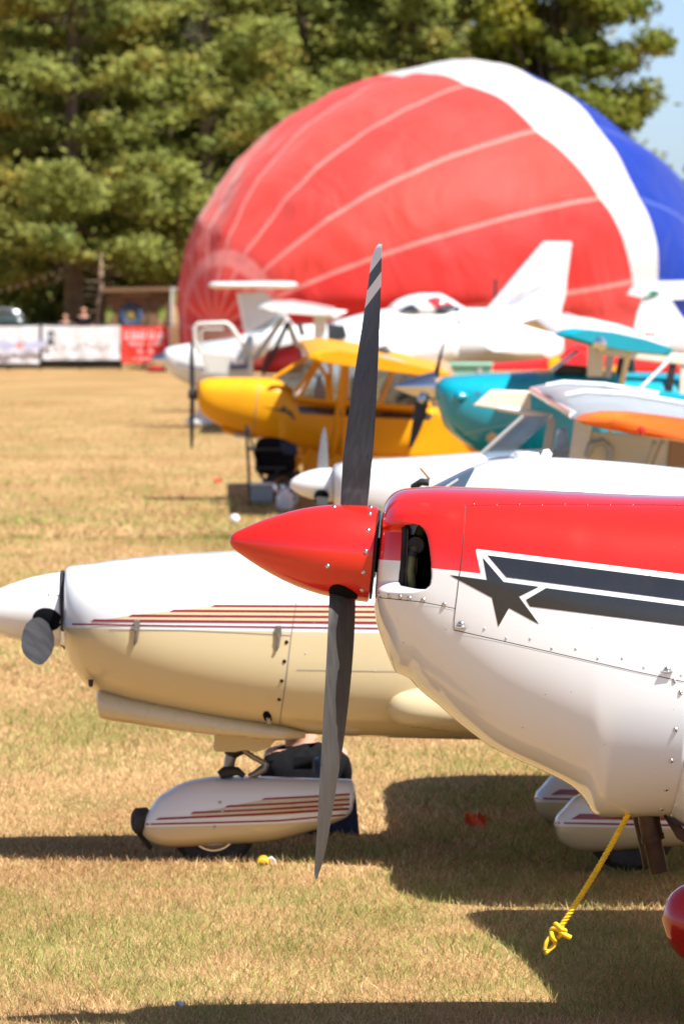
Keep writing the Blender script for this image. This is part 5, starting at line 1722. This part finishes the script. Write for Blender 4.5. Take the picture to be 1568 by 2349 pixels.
T3 = [(1274, 769), (1280, 763), (1294, 757), (1322, 754), (1408, 763), (1480, 779), (1545, 800), (1544, 806), (1532, 818), (1432, 809), (1362, 796), (1312, 782), (1284, 774)]
sweep('wing', T3, Yt3, [(Yt3+.3, 0, 0, 1.0), (Y3, 0, .10, 1.0), (65.5, 0, .02, 1.0)], paint('pale_wing_skin', (.66, .66, .64), .5, .1, .03), tl)
sweep('wing_tip', T3, Yt3, [(Yt3-.06, .06, 0, .82), (Yt3-.02, .02, 0, .95), (Yt3+.06, 0, 0, 1.0), (Yt3+.3, 0, 0, 1.0)], M['teal'], tl)
revolve('navigation_lamp', W(1376, 788, Yt3-.03), (0, -1, 0), [(-.05, .08), (0, .08), (.04, .06), (.06, .01)], M['alu'], tl, 16)
tube('fuel_cap', [W(1490, 770, 58), W(1490, 764, 58)], .06, M['red'], tl, 12)
tube('wing_strut', [W(1390, 1040, Y3-.6), W(1440, 812, Yt3+1.8)], .03, tanb, tl, 8)
for sgn in (-1, 1):
    c = Vector((W(1190, 1200, Y3).x, Y3+sgn*1.05, .30))
    wheel_at(c, .30, .2, tl)
    tube('gear_leg', [Vector((c.x+.1, Y3+sgn*.45, .9)), c], .035, M['teal'], tl, 8)
sweep('fin', [(2080, 900), (2240, 760), (2340, 770), (2360, 920)], Y3, [(Y3-.04, 0, 0, 1), (Y3+.04, 0, 0, 1)], M['teal'], tl)

# ================================================================== 5 yellow fabric aircraft
Y4 = 68.0
ye = thing('light_aircraft', (W(700, 950, Y4).x, Y4, 0), 'yellow high wing aircraft with a black stripe and star along its open framed cabin', 'aircraft')
yc_ = loft('cowl', [(453, 888, 918, .15, 905, 2.3, 2.3), (455, 880, 932, .24, 905, 2.4, 2.3), (460, 874, 944, .29, 906, 2.5, 2.3), (478, 868, 961, .33, 908, 2.6, 2.4), (515, 866, 982, .36, 912, 2.7, 2.4), (583, 866, 1001, .40, 920, 2.8, 2.5), (625, 868, 1010, .41, 925, 2.8, 2.6), (672, 892, 1024, .42, 935, 2.8, 2.6)], Y4, M['yellow'], ye, nu=50, nseg=64)
yf_ = loft('fuselage', [(640, 900, 1012, .405, 935, 3, 3), (680, 914, 1027, .43, 940, 3.4, 3.2), (790, 927, 1049, .44, 960, 3.4, 3.4), (900, 934, 1050, .43, 970, 3.4, 3.4), (1085, 935, 1048, .33, 980, 3, 3), (1400, 950, 1030, .15, 985, 2.6, 2.6), (1600, 965, 1010, .06, 985, 2, 2)], Y4, M['yellow'], ye, nu=50, nseg=64)
BY = bvh_of(yf_); BYc = bvh_of(yc_)
decal('stripe', [(681, 931), (780, 938), (1000, 952), (1000, 965), (780, 955), (687, 949)], BY, M['black_gloss'], ye, .006, 16)
decal('star', [(596, 931), (640, 940), (650, 932), (655, 941), (668, 946), (668, 950), (650, 947), (640, 944)], BYc, M['black_gloss'], ye, .006, 10)
decal('star', [(652, 930), (657, 940), (668, 944), (679, 965), (671, 961), (660, 951), (650, 945)], BY, M['black_gloss'], ye, .008, 10)
line_decal('panel_gap', [(594, 880), (590, 920), (584, 960), (582, 1000)], 1.6, BYc, M['seam_soft'], ye, .004)
revolve('crank_hub', W(441, 905, Y4), (1, 0, 0), [(-.05, .01), (-.05, .05), (0, .07), (.10, .06), (.10, .01)], M['black_matte'], ye, 20)
for s in (-1, 1):
    rows = [(436, 446, 905-s*8, Y4, Y4-.03, .3), (434.5, 446, 905-s*35, Y4+.03, Y4-.04, .16), (434, 445, 905-s*70, Y4+.04, Y4-.04, .12), (435, 443.5, 905-s*105, Y4+.04, Y4-.04, .1), (437, 442, 905-s*124, Y4+.02, Y4-.02, .1)]
    if s > 0: pass
    Vb, Fb = blade_geo(dense(rows, 20), 10)
    mesh_obj('propeller_blade', Vb, Fb, paint('dark_blue_blade', (.03, .035, .05), .3, .2, .2), ye, sharp=50)
# dark intake, exhaust stack
revolve('air_intake', W(456, 893, Y4-.17), (-1, -.3, 0), [(-.05, .03), (0, .06), (.01, .05), (-.03, .01)], M['dark'], ye, 16)
prism('belly_scoop', [(505, 980), (560, 995), (600, 1008), (540, 1003), (512, 992)], Y4-.15, Y4+.15, M['yellow'], ye, bevel=.02)
prism('exhaust_fairing', [(533, 994), (566, 997), (568, 1005), (540, 1004)], Y4-.2, Y4-.1, M['grey'], ye, bevel=.01)
for sgn in (-1, 1):
    nm = 'windscreen' if sgn < 0 else 'windscreen_far'
    prism(nm, [(628, 868), (676, 896), (726, 822), (712, 815)], Y4+sgn*.38, Y4+sgn*.40, M['glass'], ye)
    prism('side_window', [(690, 915), (735, 830), (985, 862), (1000, 936), (790, 926)], Y4+sgn*.41, Y4+sgn*.42, M['glass'], ye)
    for pts in ([(628, 868), (714, 815)], [(678, 900), (728, 824)], [(684, 914), (728, 838), (738, 828)], [(728, 834), (748, 862), (752, 922)], [(757, 832), (760, 922)], [(786, 830), (787, 1046)], [(796, 838), (792, 926)], [(838, 842), (838, 930)], [(900, 850), (870, 932)], [(680, 914), (790, 926), (960, 936)], [(948, 856), (986, 936)]):
        tube('cabin_frame', [W(u, v, Y4+sgn*.43) for u, v in pts], .026, M['yellow'], ye, 8)
prism('pilot_seat', [(800, 930), (806, 868), (818, 866), (826, 930)], Y4-.2, Y4+.2, M['black_matte'], ye, bevel=.02)
prism('headset_bag', [(812, 884), (826, 880), (832, 898), (816, 902)], Y4-.25, Y4-.1, paint('red_bag', (.4, .02, .02), .7, 0, .1), ye, bevel=.02)
prism('white_chart', [(717, 912), (727, 862), (736, 864), (750, 918), (740, 926)], Y4+.05, Y4+.08, M['banner_white'], ye)
Yt4 = 63.0
T4 = [(704, 822), (708, 814), (722, 807), (760, 803), (830, 812), (900, 828), (980, 848), (1036, 862), (1036, 867), (960, 862), (860, 850), (770, 838), (720, 830)]
sweep('wing', T4, Yt4, [(Yt4-.05, .05, 0, .93), (Yt4, 0, 0, .985), (Yt4+.15, 0, 0, 1.0), (Y4, -.10, .07, 1.0), (72.8, -.22, .02, 1.0), (73.0, -.22, .0, .9)], M['yellow'], ye)
prism('wing_patch', [(866, 822), (880, 815), (940, 836), (948, 844), (890, 838)], Yt4+.6, Yt4+1.4, M['grey'], ye)
tube('aileron_horn', [W(866, 808, 66), W(884, 802, 66), W(888, 812, 66)], .05, M['black_matte'], ye, 8)
for sgn in (-1, 1):
    tube('wing_strut', [W(760, 1044, Y4)+Vector((0, sgn*.45, 0)), W(790, 835, Yt4)+Vector((0, 2.2 if sgn < 0 else 9.4-2.2+.6, 0))], .03, M['yellow'], ye, 8)
    c = Vector((W(650, 1100, Y4).x, Y4+sgn*.95, .22))
    wheel_at(c, .22, .2, ye)
    tube('gear_leg', [Vector((W(690, 1030, Y4).x, Y4+sgn*.42, W(690, 1030, Y4).z)), c], .035, M['yellow'], ye, 8)
    tube('gear_leg', [Vector((W(712, 1030, Y4).x, Y4+sgn*.42, W(712, 1030, Y4).z)), c], .025, M['yellow'], ye, 8)
prism('gear_fabric', [(690, 1030), (792, 1046), (790, 1092), (700, 1092), (694, 1086)], Y4-.40, Y4-.38, M['yellow'], ye)
prism('lower_fairing', [(1000, 945), (1085, 1046), (938, 1046), (948, 1010)], Y4-.46, Y4-.45, M['yellow'], ye)
sweep('fin', [(1480, 970), (1540, 880), (1600, 880), (1620, 985)], Y4, [(Y4-.03, 0, 0, 1), (Y4+.03, 0, 0, 1)], M['yellow'], ye)
tube('tail_wheel_spring', [W(1560, 1000, Y4), Vector((W(1590, 1000, Y4).x, Y4, .12))], .02, M['steel'], ye)
# second yellow wing further back
ytw = thing('light_aircraft', (W(1400, 850, 88).x, 88, 0), 'yellow aircraft tail glimpsed between the posts of the teal aircraft cabin', 'aircraft')
sweep('fin', [(1336, 905), (1360, 858), (1392, 838), (1452, 842), (1466, 905)], 88, [(87.95, 0, 0, .97), (88, 0, 0, 1), (88.05, 0, 0, .97)], M['yellow'], ytw)
loft('fuselage', [(1300, 905, 925, .2, 915, 2, 2), (1400, 895, 930, .25, 912, 2, 2), (1600, 880, 960, .4, 920, 2.5, 2.5), (1900, 860, 990, .5, 930, 2.5, 2.5)], 88, M['yellow'], ytw, nu=20, nseg=32)
c = W(1310, 940, 88); c.z = .12
wheel_at(c, .12, .1, ytw)

# camp chair with bags under the yellow nose
YCc = 66.8
ch = thing('camp_chair', (ux(615, YCc), YCc, 0), 'black folding camp chair piled with dark bags beneath the yellow nose', 'chair')
x0, x1 = ux(570, YCc), ux(640, YCc)
V_ = [(x0-.02, YCc-.25, .92), (x0+.10, YCc-.25, .45), (x0+.10, YCc+.25, .45), (x0-.02, YCc+.25, .92)]
mesh_obj('backrest', V_ + [(a+.02, b, c) for a, b, c in V_], [(0, 1, 2, 3), (7, 6, 5, 4), (0, 4, 5, 1), (1, 5, 6, 2), (2, 6, 7, 3), (3, 7, 4, 0)], M['black_matte'], ch, smooth=False)
box('seat', (x0+.26, YCc, .44), (.36, .5, .03), M['black_matte'], ch)
for (a, b) in (((x0-.03, .94), (x0+.02, .01)), ((x0+.08, .45), (x1, .01)), ((x1+.02, .45), (x0+.05, .01))):
    for yy in (-.25, .25):
        tube('leg', [(a[0], YCc+yy, a[1]), (b[0], YCc+yy, b[1])], .013, M['black_matte'], ch, 8)
for yy in (-.27, .27):
    box('armrest', (x0+.2, YCc+yy, .66), (.42, .06, .03), M['black_matte'], ch)
bag = thing('bag', (x1-.05, YCc, .45), 'dark navy and black bag resting on the camp chair', 'bag')
loft('body', [(585, 1020, 1080, .10, 1050, 2.5, 2.5), (592, 1008, 1088, .18, 1050, 2.6, 2.6), (620, 1003, 1090, .20, 1048, 2.6, 2.6), (655, 1010, 1086, .19, 1050, 2.6, 2.6), (678, 1022, 1078, .10, 1052, 2.4, 2.4)], YCc, M['tshirt'], bag, nu=20, nseg=28)
prism('flap', [(640, 1012), (680, 1020), (684, 1045), (648, 1042)], YCc-.22, YCc-.19, paint('navy_cloth', (.02, .035, .08), .8, 0, .1), bag, bevel=.01)
bag2 = thing('bag', (x0+.1, YCc-.3, 0), 'pale grey plastic bottle crate on the grass under the camp chair', 'crate')
box('body', (x0+.16, YCc-.25, .14), (.26, .2, .20), paint('pale_blue_plastic', (.22, .28, .33), .4, .2, .1), bag2, bevel=.02)
box('lid', (x0+.16, YCc-.25, .255), (.28, .22, .03), M['white'], bag2, bevel=.01)
cup = thing('water_jug', (ux(653, 65.4), 65.4, 0), 'small white jug on the grass beside the wheel of the yellow aircraft', 'jug')
revolve('body', (ux(653, 65.4), 65.4, .0), (0, 0, 1), [(0, .02), (0, .09), (.03, .10), (.16, .10), (.21, .05), (.23, .035), (.25, .035), (.25, .005)], M['white'], cup, 20)
tube('handle', [(ux(653, 65.4)+.09, 65.4, .06), (ux(653, 65.4)+.14, 65.4, .10), (ux(653, 65.4)+.13, 65.4, .17), (ux(653, 65.4)+.06, 65.4, .19)], .012, M['white'], cup, 8)

# brown canvas over something behind the yellow aircraft
YT = 82.0
tc = thing('canvas_cover', (ux(970, YT), YT, 0), 'brown canvas cover draped in a dome behind the yellow wing', 'cover')
loft('sheet', [(868, 905, 1010, .2, 950, 2, 2.5), (885, 870, 1010, .5, 940, 2.2, 3), (925, 832, 1010, .7, 930, 2.3, 3), (960, 816, 1010, .8, 920, 2.4, 3), (1000, 820, 1010, .8, 925, 2.4, 3), (1030, 836, 1010, .6, 930, 2.2, 3), (1045, 870, 1000, .2, 940, 2, 2.5)], YT, M['tan'], tc, nu=30, nseg=40)
V_ = [W(888, 940, 74.5), W(930, 868, 74.5), W(985, 905, 74.5), W(960, 945, 74.5)]
tube('tie_strap', [W(905, 918, YT-.83), W(935, 905, YT-.83), W(960, 902, YT-.83)], .05, M['black_matte'], tc, 8)
mb = thing('storage_box', (ux(1080, 96), 96, 0), 'mint green box standing behind the teal nose', 'box')
prism('body', [(1028, 838), (1128, 838), (1128, 930), (1028, 930)], 96, 97, M['mint'], mb, bevel=.02)
prism('strap', [(1096, 837), (1104, 837), (1104, 930), (1096, 930)], 95.97, 96.0, M['grey'], mb)
prism('lid', [(1025, 834), (1131, 834), (1131, 840), (1025, 840)], 95.95, 97.05, M['mint'], mb, bevel=.01)

# ================================================================== 6 white aircraft with the open door
Y5 = 101.0
wd5 = thing('light_aircraft', (W(520, 850, Y5).x, Y5, 0), 'white high wing aircraft with its cabin door swung open behind the yellow one', 'aircraft')
loft('cowl', [(376, 806, 836, .12, 820, 2.2, 2.2), (378, 801, 845, .22, 821, 2.3, 2.2), (388, 797, 856, .32, 824, 2.4, 2.3), (410, 792, 872, .40, 828, 2.5, 2.4), (441, 787, 886, .46, 832, 2.6, 2.4), (520, 777, 905, .52, 838, 2.7, 2.5), (580, 769, 912, .55, 842, 2.8, 2.6)], Y5, M['white'], wd5, nu=40, nseg=56)
sp5 = revolve('spinner', W(342, 825, Y5), (1, 0, -.02), [(0, .003), (.03, .03), (.1, .07), (.18, .11), (.25, .135), (.28, .135), (.285, .02)], M['alu'], wd5, 32)
loft('rear_fuselage', [(578, 862, 912, .55, 880, 3, 3), (640, 862, 914, .56, 880, 3, 3), (735, 855, 912, .55, 870, 3, 3), (790, 735, 900, .50, 800, 2.6, 2.6), (900, 745, 860, .32, 800, 2.3, 2.3), (1050, 760, 820, .1, 790, 2, 2)], Y5, M['white'], wd5, nu=40, nseg=48)
B5 = bvh_of([o for o in wd5.children if o.name.startswith('cowl')][0])
decal('pinstripe', [(404, 832), (440, 841), (470, 845), (470, 849), (440, 845), (404, 835)], B5, M['navy'], wd5, .01, 12)
prism('windscreen', [(560, 768), (600, 768), (655, 726), (640, 722)], Y5-.50, Y5-.46, M['glass'], wd5)
prism('windscreen_far', [(560, 768), (600, 768), (655, 726), (640, 722)], Y5+.46, Y5+.50, M['glass'], wd5)
prism('windscreen_post', [(576, 824), (590, 826), (656, 732), (642, 729)], Y5-.56, Y5-.5, M['grey'], wd5, bevel=.01)
prism('door_post', [(598, 862), (606, 862), (668, 738), (655, 738)], Y5-.53, Y5-.5, M['black_matte'], wd5, bevel=.01)
prism('cabin_wall', [(720, 725), (748, 725), (746, 860), (720, 860)], Y5-.56, Y5-.5, M['white'], wd5, bevel=.01)
prism('cabin_wall_far', [(720, 725), (748, 725), (746, 860), (720, 860)], Y5+.5, Y5+.56, M['white'], wd5, bevel=.01)
prism('rear_window', [(750, 742), (790, 748), (796, 775), (752, 788)], Y5-.54, Y5-.52, M['glass_dark'], wd5)
tube('roof_tube', [W(662, 745, Y5), W(672, 772, Y5), W(680, 792, Y5)], .05, tanb, wd5, 8)
tube('roof_tube', [W(686, 742, Y5), W(694, 770, Y5)], .05, M['grey'], wd5, 8)
loft('seat', [(600, 830, 856, .1, 845, 2.4, 2.4), (612, 806, 858, .35, 835, 2.6, 2.6), (650, 794, 858, .4, 830, 2.6, 2.6), (680, 788, 858, .4, 828, 2.6, 2.6), (694, 806, 856, .2, 835, 2.4, 2.4)], Y5, paint('red_upholstery', (.55, .012, .02), .45, .2, .06), wd5, nu=20, nseg=32)
tube('control_stick', [W(640, 856, Y5-.3), W(646, 836, Y5-.3)], .03, M['black_matte'], wd5, 8)
# the open door
Yd = Y5-1.2
dr = prism('door', [(478, 858), (447, 790), (447, 750), (452, 743), (519, 741), (527, 746), (574, 815), (570, 860)], Yd, Yd+.05, M['white'], wd5, bevel=.01) if False else None
doorm = paint('pale_grey_door', (.56, .56, .52), .4, .2, .04)
dlow = prism('door', [(478, 858), (458, 808), (556, 816), (575, 819), (570, 860)], Yd, Yd+.05, doorm, wd5, bevel=.015)
for pts in ([(459, 812), (447, 786), (446, 752), (453, 744), (519, 742), (528, 748), (574, 817)], [(461, 806), (461, 760), (470, 756), (512, 756)]):
    tube('door_frame', [W(u, v, Yd+.02) for u, v in pts], .045 if pts[0][0] == 459 else .02, doorm, dlow, 8)
prism('door_window', [(460, 808), (452, 788), (452, 754), (516, 750), (566, 815)], Yd+.015, Yd+.025, M['glass'], dlow)
prism('door_pocket', [(530, 826), (566, 824), (568, 846), (528, 848)], Yd-.05, Yd, M['navy'], dlow, bevel=.01)
prism('papers', [(534, 823), (560, 822), (562, 836), (534, 838)], Yd-.07, Yd-.05, M['banner_white'], dlow)
Yt5 = 96.0
T5 = [(590, 708), (596, 700), (612, 695), (660, 694), (715, 702), (766, 713), (764, 724), (715, 724), (650, 720), (606, 714)]
sweep('wing', T5, Yt5, [(Yt5-.1, .05, 0, .9), (Yt5, 0, 0, .97), (Yt5+.15, 0, 0, 1.0), (Y5, 0, -.02, 1.0), (106, 0, .0, 1.0)], M['white'], wd5)
prism('wing_root_fairing', [(700, 712), (766, 710), (798, 714), (770, 734), (720, 732)], Y5-.6, Y5+.6, M['white'], wd5, bevel=.03)
loft('wheel_fairing', [(426, 966, 970, .01, 968, 2, 2), (430, 958, 977, .10, 968, 2, 2), (445, 951, 981, .16, 968, 2.2, 2.2), (470, 953, 980, .13, 968, 2.2, 2.2), (490, 962, 974, .02, 968, 2, 2)], Y5, M['white'], wd5, nu=20, nseg=28)
c = W(455, 975, Y5); c.z = .12
wheel_at(c, .12, .1, wd5)
tube('nose_strut', [Vector((c.x+.1, Y5, .8)), c], .04, M['white'], wd5, 8)
for sgn in (-1, 1):
    c = Vector((W(690, 950, Y5).x, Y5+sgn*1.1, .2))
    wheel_at(c, .2, .14, wd5)
    tube('gear_leg', [Vector((c.x-.05, Y5+sgn*.5, .75)), c], .04, M['white'], wd5, 8)

# T tail aircraft behind it
YTT = 112.0
tt = thing('light_aircraft', (W(600, 800, YTT).x, YTT, 0), 'white aircraft with a T shaped tail in front of the balloon crown', 'aircraft')
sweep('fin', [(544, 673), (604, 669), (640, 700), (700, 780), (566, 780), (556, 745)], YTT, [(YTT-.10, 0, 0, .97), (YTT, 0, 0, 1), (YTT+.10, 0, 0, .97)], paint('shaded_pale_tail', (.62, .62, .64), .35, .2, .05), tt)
sweep('rudder_strip', [(542, 672), (549, 673), (566, 757), (558, 757)], YTT-.12, [(YTT-.12, 0, 0, 1), (YTT+.12, 0, 0, 1)], M['white'], tt)
loft('tailplane', [(478, 651, 656, .05, 653, 2, 2), (482, 647, 661, .3, 654, 2, 2), (540, 646, 662, .5, 654, 2.2, 2.2), (640, 645, 663, .5, 654, 2.2, 2.2), (676, 647, 660, .3, 653, 2, 2), (682, 650, 656, .05, 653, 2, 2)], YTT, M['white'], tt, nu=30, nseg=28)
loft('fuselage', [(540, 775, 800, .05, 787, 2, 2), (566, 762, 810, .2, 787, 2.2, 2.2), (700, 745, 835, .4, 790, 2.4, 2.4), (820, 740, 860, .5, 800, 2.4, 2.4), (1000, 770, 850, .4, 805, 2.2, 2.2)], YTT, M['white'], tt, nu=30, nseg=40)
c = W(700, 900, YTT); c.z = .2
wheel_at(c, .2, .14, tt)
tube('gear_leg', [Vector((c.x, YTT, .9)), c], .04, M['white'], tt, 8)

# ================================================================== 7 white aircraft with the big swept fin
Y6 = 122.0
jt = thing('light_aircraft', (W(1000, 760, Y6).x, Y6, 0), 'big white aircraft with a tall swept fin standing before the balloon', 'aircraft')
jf = loft('fuselage', [(742, 770, 790, .05, 780, 2, 2), (760, 742, 806, .35, 778, 2.2, 2.2), (800, 728, 818, .55, 776, 2.3, 2.3), (850, 716, 828, .62, 774, 2.4, 2.4), (900, 708, 836, .66, 772, 2.5, 2.5), (1000, 707, 840, .66, 772, 2.5, 2.5), (1110, 707, 834, .55, 772, 2.4, 2.4), (1200, 715, 826, .38, 770, 2.3, 2.3), (1270, 740, 816, .2, 775, 2.2, 2.2), (1292, 768, 806, .04, 785, 2, 2)], Y6, M['white'], jt, nu=60, nseg=56)
jc = loft('canopy_roof', [(884, 712, 724, .1, 718, 2, 2), (905, 692, 726, .40, 715, 2.1, 2.1), (935, 679, 728, .52, 712, 2.2, 2.2), (970, 673, 728, .55, 710, 2.3, 2.3), (1005, 673, 728, .54, 710, 2.3, 2.3), (1030, 684, 728, .48, 712, 2.2, 2.2), (1064, 705, 726, .3, 716, 2.1, 2.1), (1080, 712, 722, .1, 718, 2, 2)], Y6, M['white'], jt, nu=40, nseg=48)
BJ = bvh_of(jc); BJf = bvh_of(jf)
decal('window', [(912, 716), (932, 702), (945, 698), (956, 705), (963, 717)], BJ, M['glass_dark'], jt, .02, 12)
decal('window', [(975, 688), (1000, 682), (1020, 690), (1040, 700), (1000, 707)], BJ, paint('balloon_red_in_pane', (.42, .03, .04), .1, .6, .1), jt, .02, 12)  # red of the balloon beyond, painted onto the pane
decal('window', [(995, 718), (1002, 706), (1025, 700), (1050, 705), (1066, 720), (1030, 722)], BJ, M['glass_dark'], jt, .025, 12)
decal('pinstripe', [(910, 733), (1000, 738), (1060, 740), (1060, 744), (1000, 741), (910, 736)], BJf, paint('faded_red_stripe', (.55, .25, .27), .4, .2, .1), jt, .02, 14)
decal('pinstripe', [(905, 790), (960, 786), (1010, 786), (1010, 789), (960, 789), (905, 794)], BJf, M['print_blue'], jt, .02, 14)
FIN = [(1092, 735), (1124, 698), (1180, 630), (1243, 557), (1250, 554), (1308, 555), (1311, 560), (1300, 640), (1298, 672), (1294, 690), (1290, 700), (1276, 790), (1200, 770)]
jfin = sweep('fin', FIN, Y6, [(Y6-.12, 0, 0, .965), (Y6-.06, 0, 0, .99), (Y6, 0, 0, 1), (Y6+.06, 0, 0, .99), (Y6+.12, 0, 0, .965)], M['white'], jt)
BJn = bvh_of(jfin)
decal('swoosh', [(1155, 698), (1185, 685), (1210, 668), (1235, 656), (1265, 650), (1240, 660), (1215, 676), (1192, 694), (1170, 699)], BJn, M['print_blue'], jt, .02, 12)
decal('swoosh', [(1160, 692), (1178, 680), (1200, 664), (1212, 660), (1195, 674), (1178, 690)], BJn, paint('pale_tan_print', (.6, .5, .45), .5, 0, .1), jt, .02, 12)
lettering('lettering', 1146, 1190, 752, 9, Y6-.48, M['print_grey'], jt, 31)
tube('fin_antenna', [W(1135, 700, Y6), W(1136, 640, Y6)], .035, M['black_matte'], jt, 8)
sweep('tailplane', [(1133, 806), (1180, 797), (1245, 793), (1295, 800), (1290, 812), (1262, 822), (1252, 818), (1244, 812), (1180, 812)], 119, [(118.9, 0, 0, .9), (119, 0, 0, 1), (Y6, -.1, .05, 1)], M['white'], jt)
sweep('tailplane', [(1240, 742), (1265, 722), (1300, 718), (1340, 732), (1336, 738), (1300, 742)], 125.5, [(Y6, -.3, -.1, 1), (125.5, 0, 0, 1), (125.6, 0, 0, .9)], M['white'], jt)
tube('tail_hook', [W(1056, 722, Y6-.6), W(1056, 734, Y6-.6)], .03, paint('rose_tag', (.6, .2, .2), .6, 0, .1), jt, 6)
for (u, dyy) in ((1000, -1.1), (1000, 1.1), (800, 0)):
    c = Vector((W(u, 900, Y6).x, Y6+dyy, .2))
    wheel_at(c, .2, .14, jt)
    tube('gear_leg', [Vector((c.x, Y6+dyy*.5, .95)), c], .05, M['white'], jt, 8)

# red aircraft seen in slices behind the white one
Y7 = 134.0
rd = thing('light_aircraft', (W(1200, 830, Y7).x, Y7, 0), 'red low aircraft showing in slices beneath the white fin and teal wing', 'aircraft')
loft('fuselage', [(1030, 846, 858, .1, 852, 2, 2), (1060, 838, 866, .35, 852, 2.2, 2.4), (1150, 832, 874, .5, 852, 2.5, 2.6), (1240, 826, 878, .55, 850, 2.6, 2.6), (1330, 790, 878, .55, 840, 2.5, 2.6), (1420, 800, 878, .5, 840, 2.4, 2.6), (1600, 830, 870, .3, 850, 2.2, 2.2)], Y7, M['red'], rd, nu=40, nseg=40)
B7 = bvh_of([o for o in rd.children if o.name.startswith('fuselage')][0])
decal('yellow_band', [(1258, 826), (1284, 818), (1286, 870), (1258, 872)], B7, M['yellow'], rd, .02, 14)
decal('cream_sill', [(1060, 853), (1250, 850), (1250, 862), (1060, 862)], B7, M['cream'], rd, .02, 14)
for dyy in (-1, 1):
    c = Vector((W(1200, 900, Y7).x, Y7+dyy, .18))
    wheel_at(c, .18, .14, rd)
    tube('gear_leg', [Vector((c.x, Y7+dyy*.4, .5)), c], .04, M['red'], rd, 8)
# white tail with the green cap at the picture's edge
Y8 = 98.0
gt = thing('light_aircraft', (W(1520, 720, Y8).x, Y8, 0), 'white aircraft with a green capped fin and long pale tailplane at the picture edge', 'aircraft')
gfin = sweep('fin', [(1452, 752), (1460, 715), (1472, 686), (1480, 674), (1500, 667), (1516, 670), (1535, 684), (1560, 722), (1590, 760), (1520, 765)], Y8, [(Y8-.08, 0, 0, .97), (Y8, 0, 0, 1), (Y8+.08, 0, 0, .97)], M['white'], gt)
decal('fin_cap', [(1473, 688), (1484, 673), (1500, 668), (1514, 671), (1508, 677), (1490, 684)], bvh_of(gfin), M['green_tip'], gt, .02, 12)
lettering('lettering', 1524, 1548, 705, 6, Y8-.10, M['print_grey'], gt, 41)
sweep('tailplane', [(1436, 676), (1450, 655), (1500, 646), (1680, 640), (1680, 684), (1520, 688), (1470, 684)], Y8+.2, [(Y8+.1, 0, 0, .98), (Y8+.16, 0, 0, 1), (Y8+.3, 0, 0, 1), (Y8+.36, 0, 0, .98)], M['white'], gt)
loft('fuselage', [(1424, 770, 800, .1, 785, 2, 2), (1440, 758, 815, .3, 785, 2.3, 2.3), (1500, 750, 830, .45, 785, 2.5, 2.5), (1650, 745, 850, .6, 790, 2.6, 2.6), (1900, 730, 880, .7, 800, 2.6, 2.6)], Y8, M['white'], gt, nu=30, nseg=40)
for dyy in (-1, 1):
    c = Vector((W(1720, 900, Y8).x, Y8+dyy, .2))
    wheel_at(c, .2, .14, gt)
    tube('gear_leg', [Vector((c.x, Y8+dyy*.4, .9)), c], .04, M['white'], gt, 8)
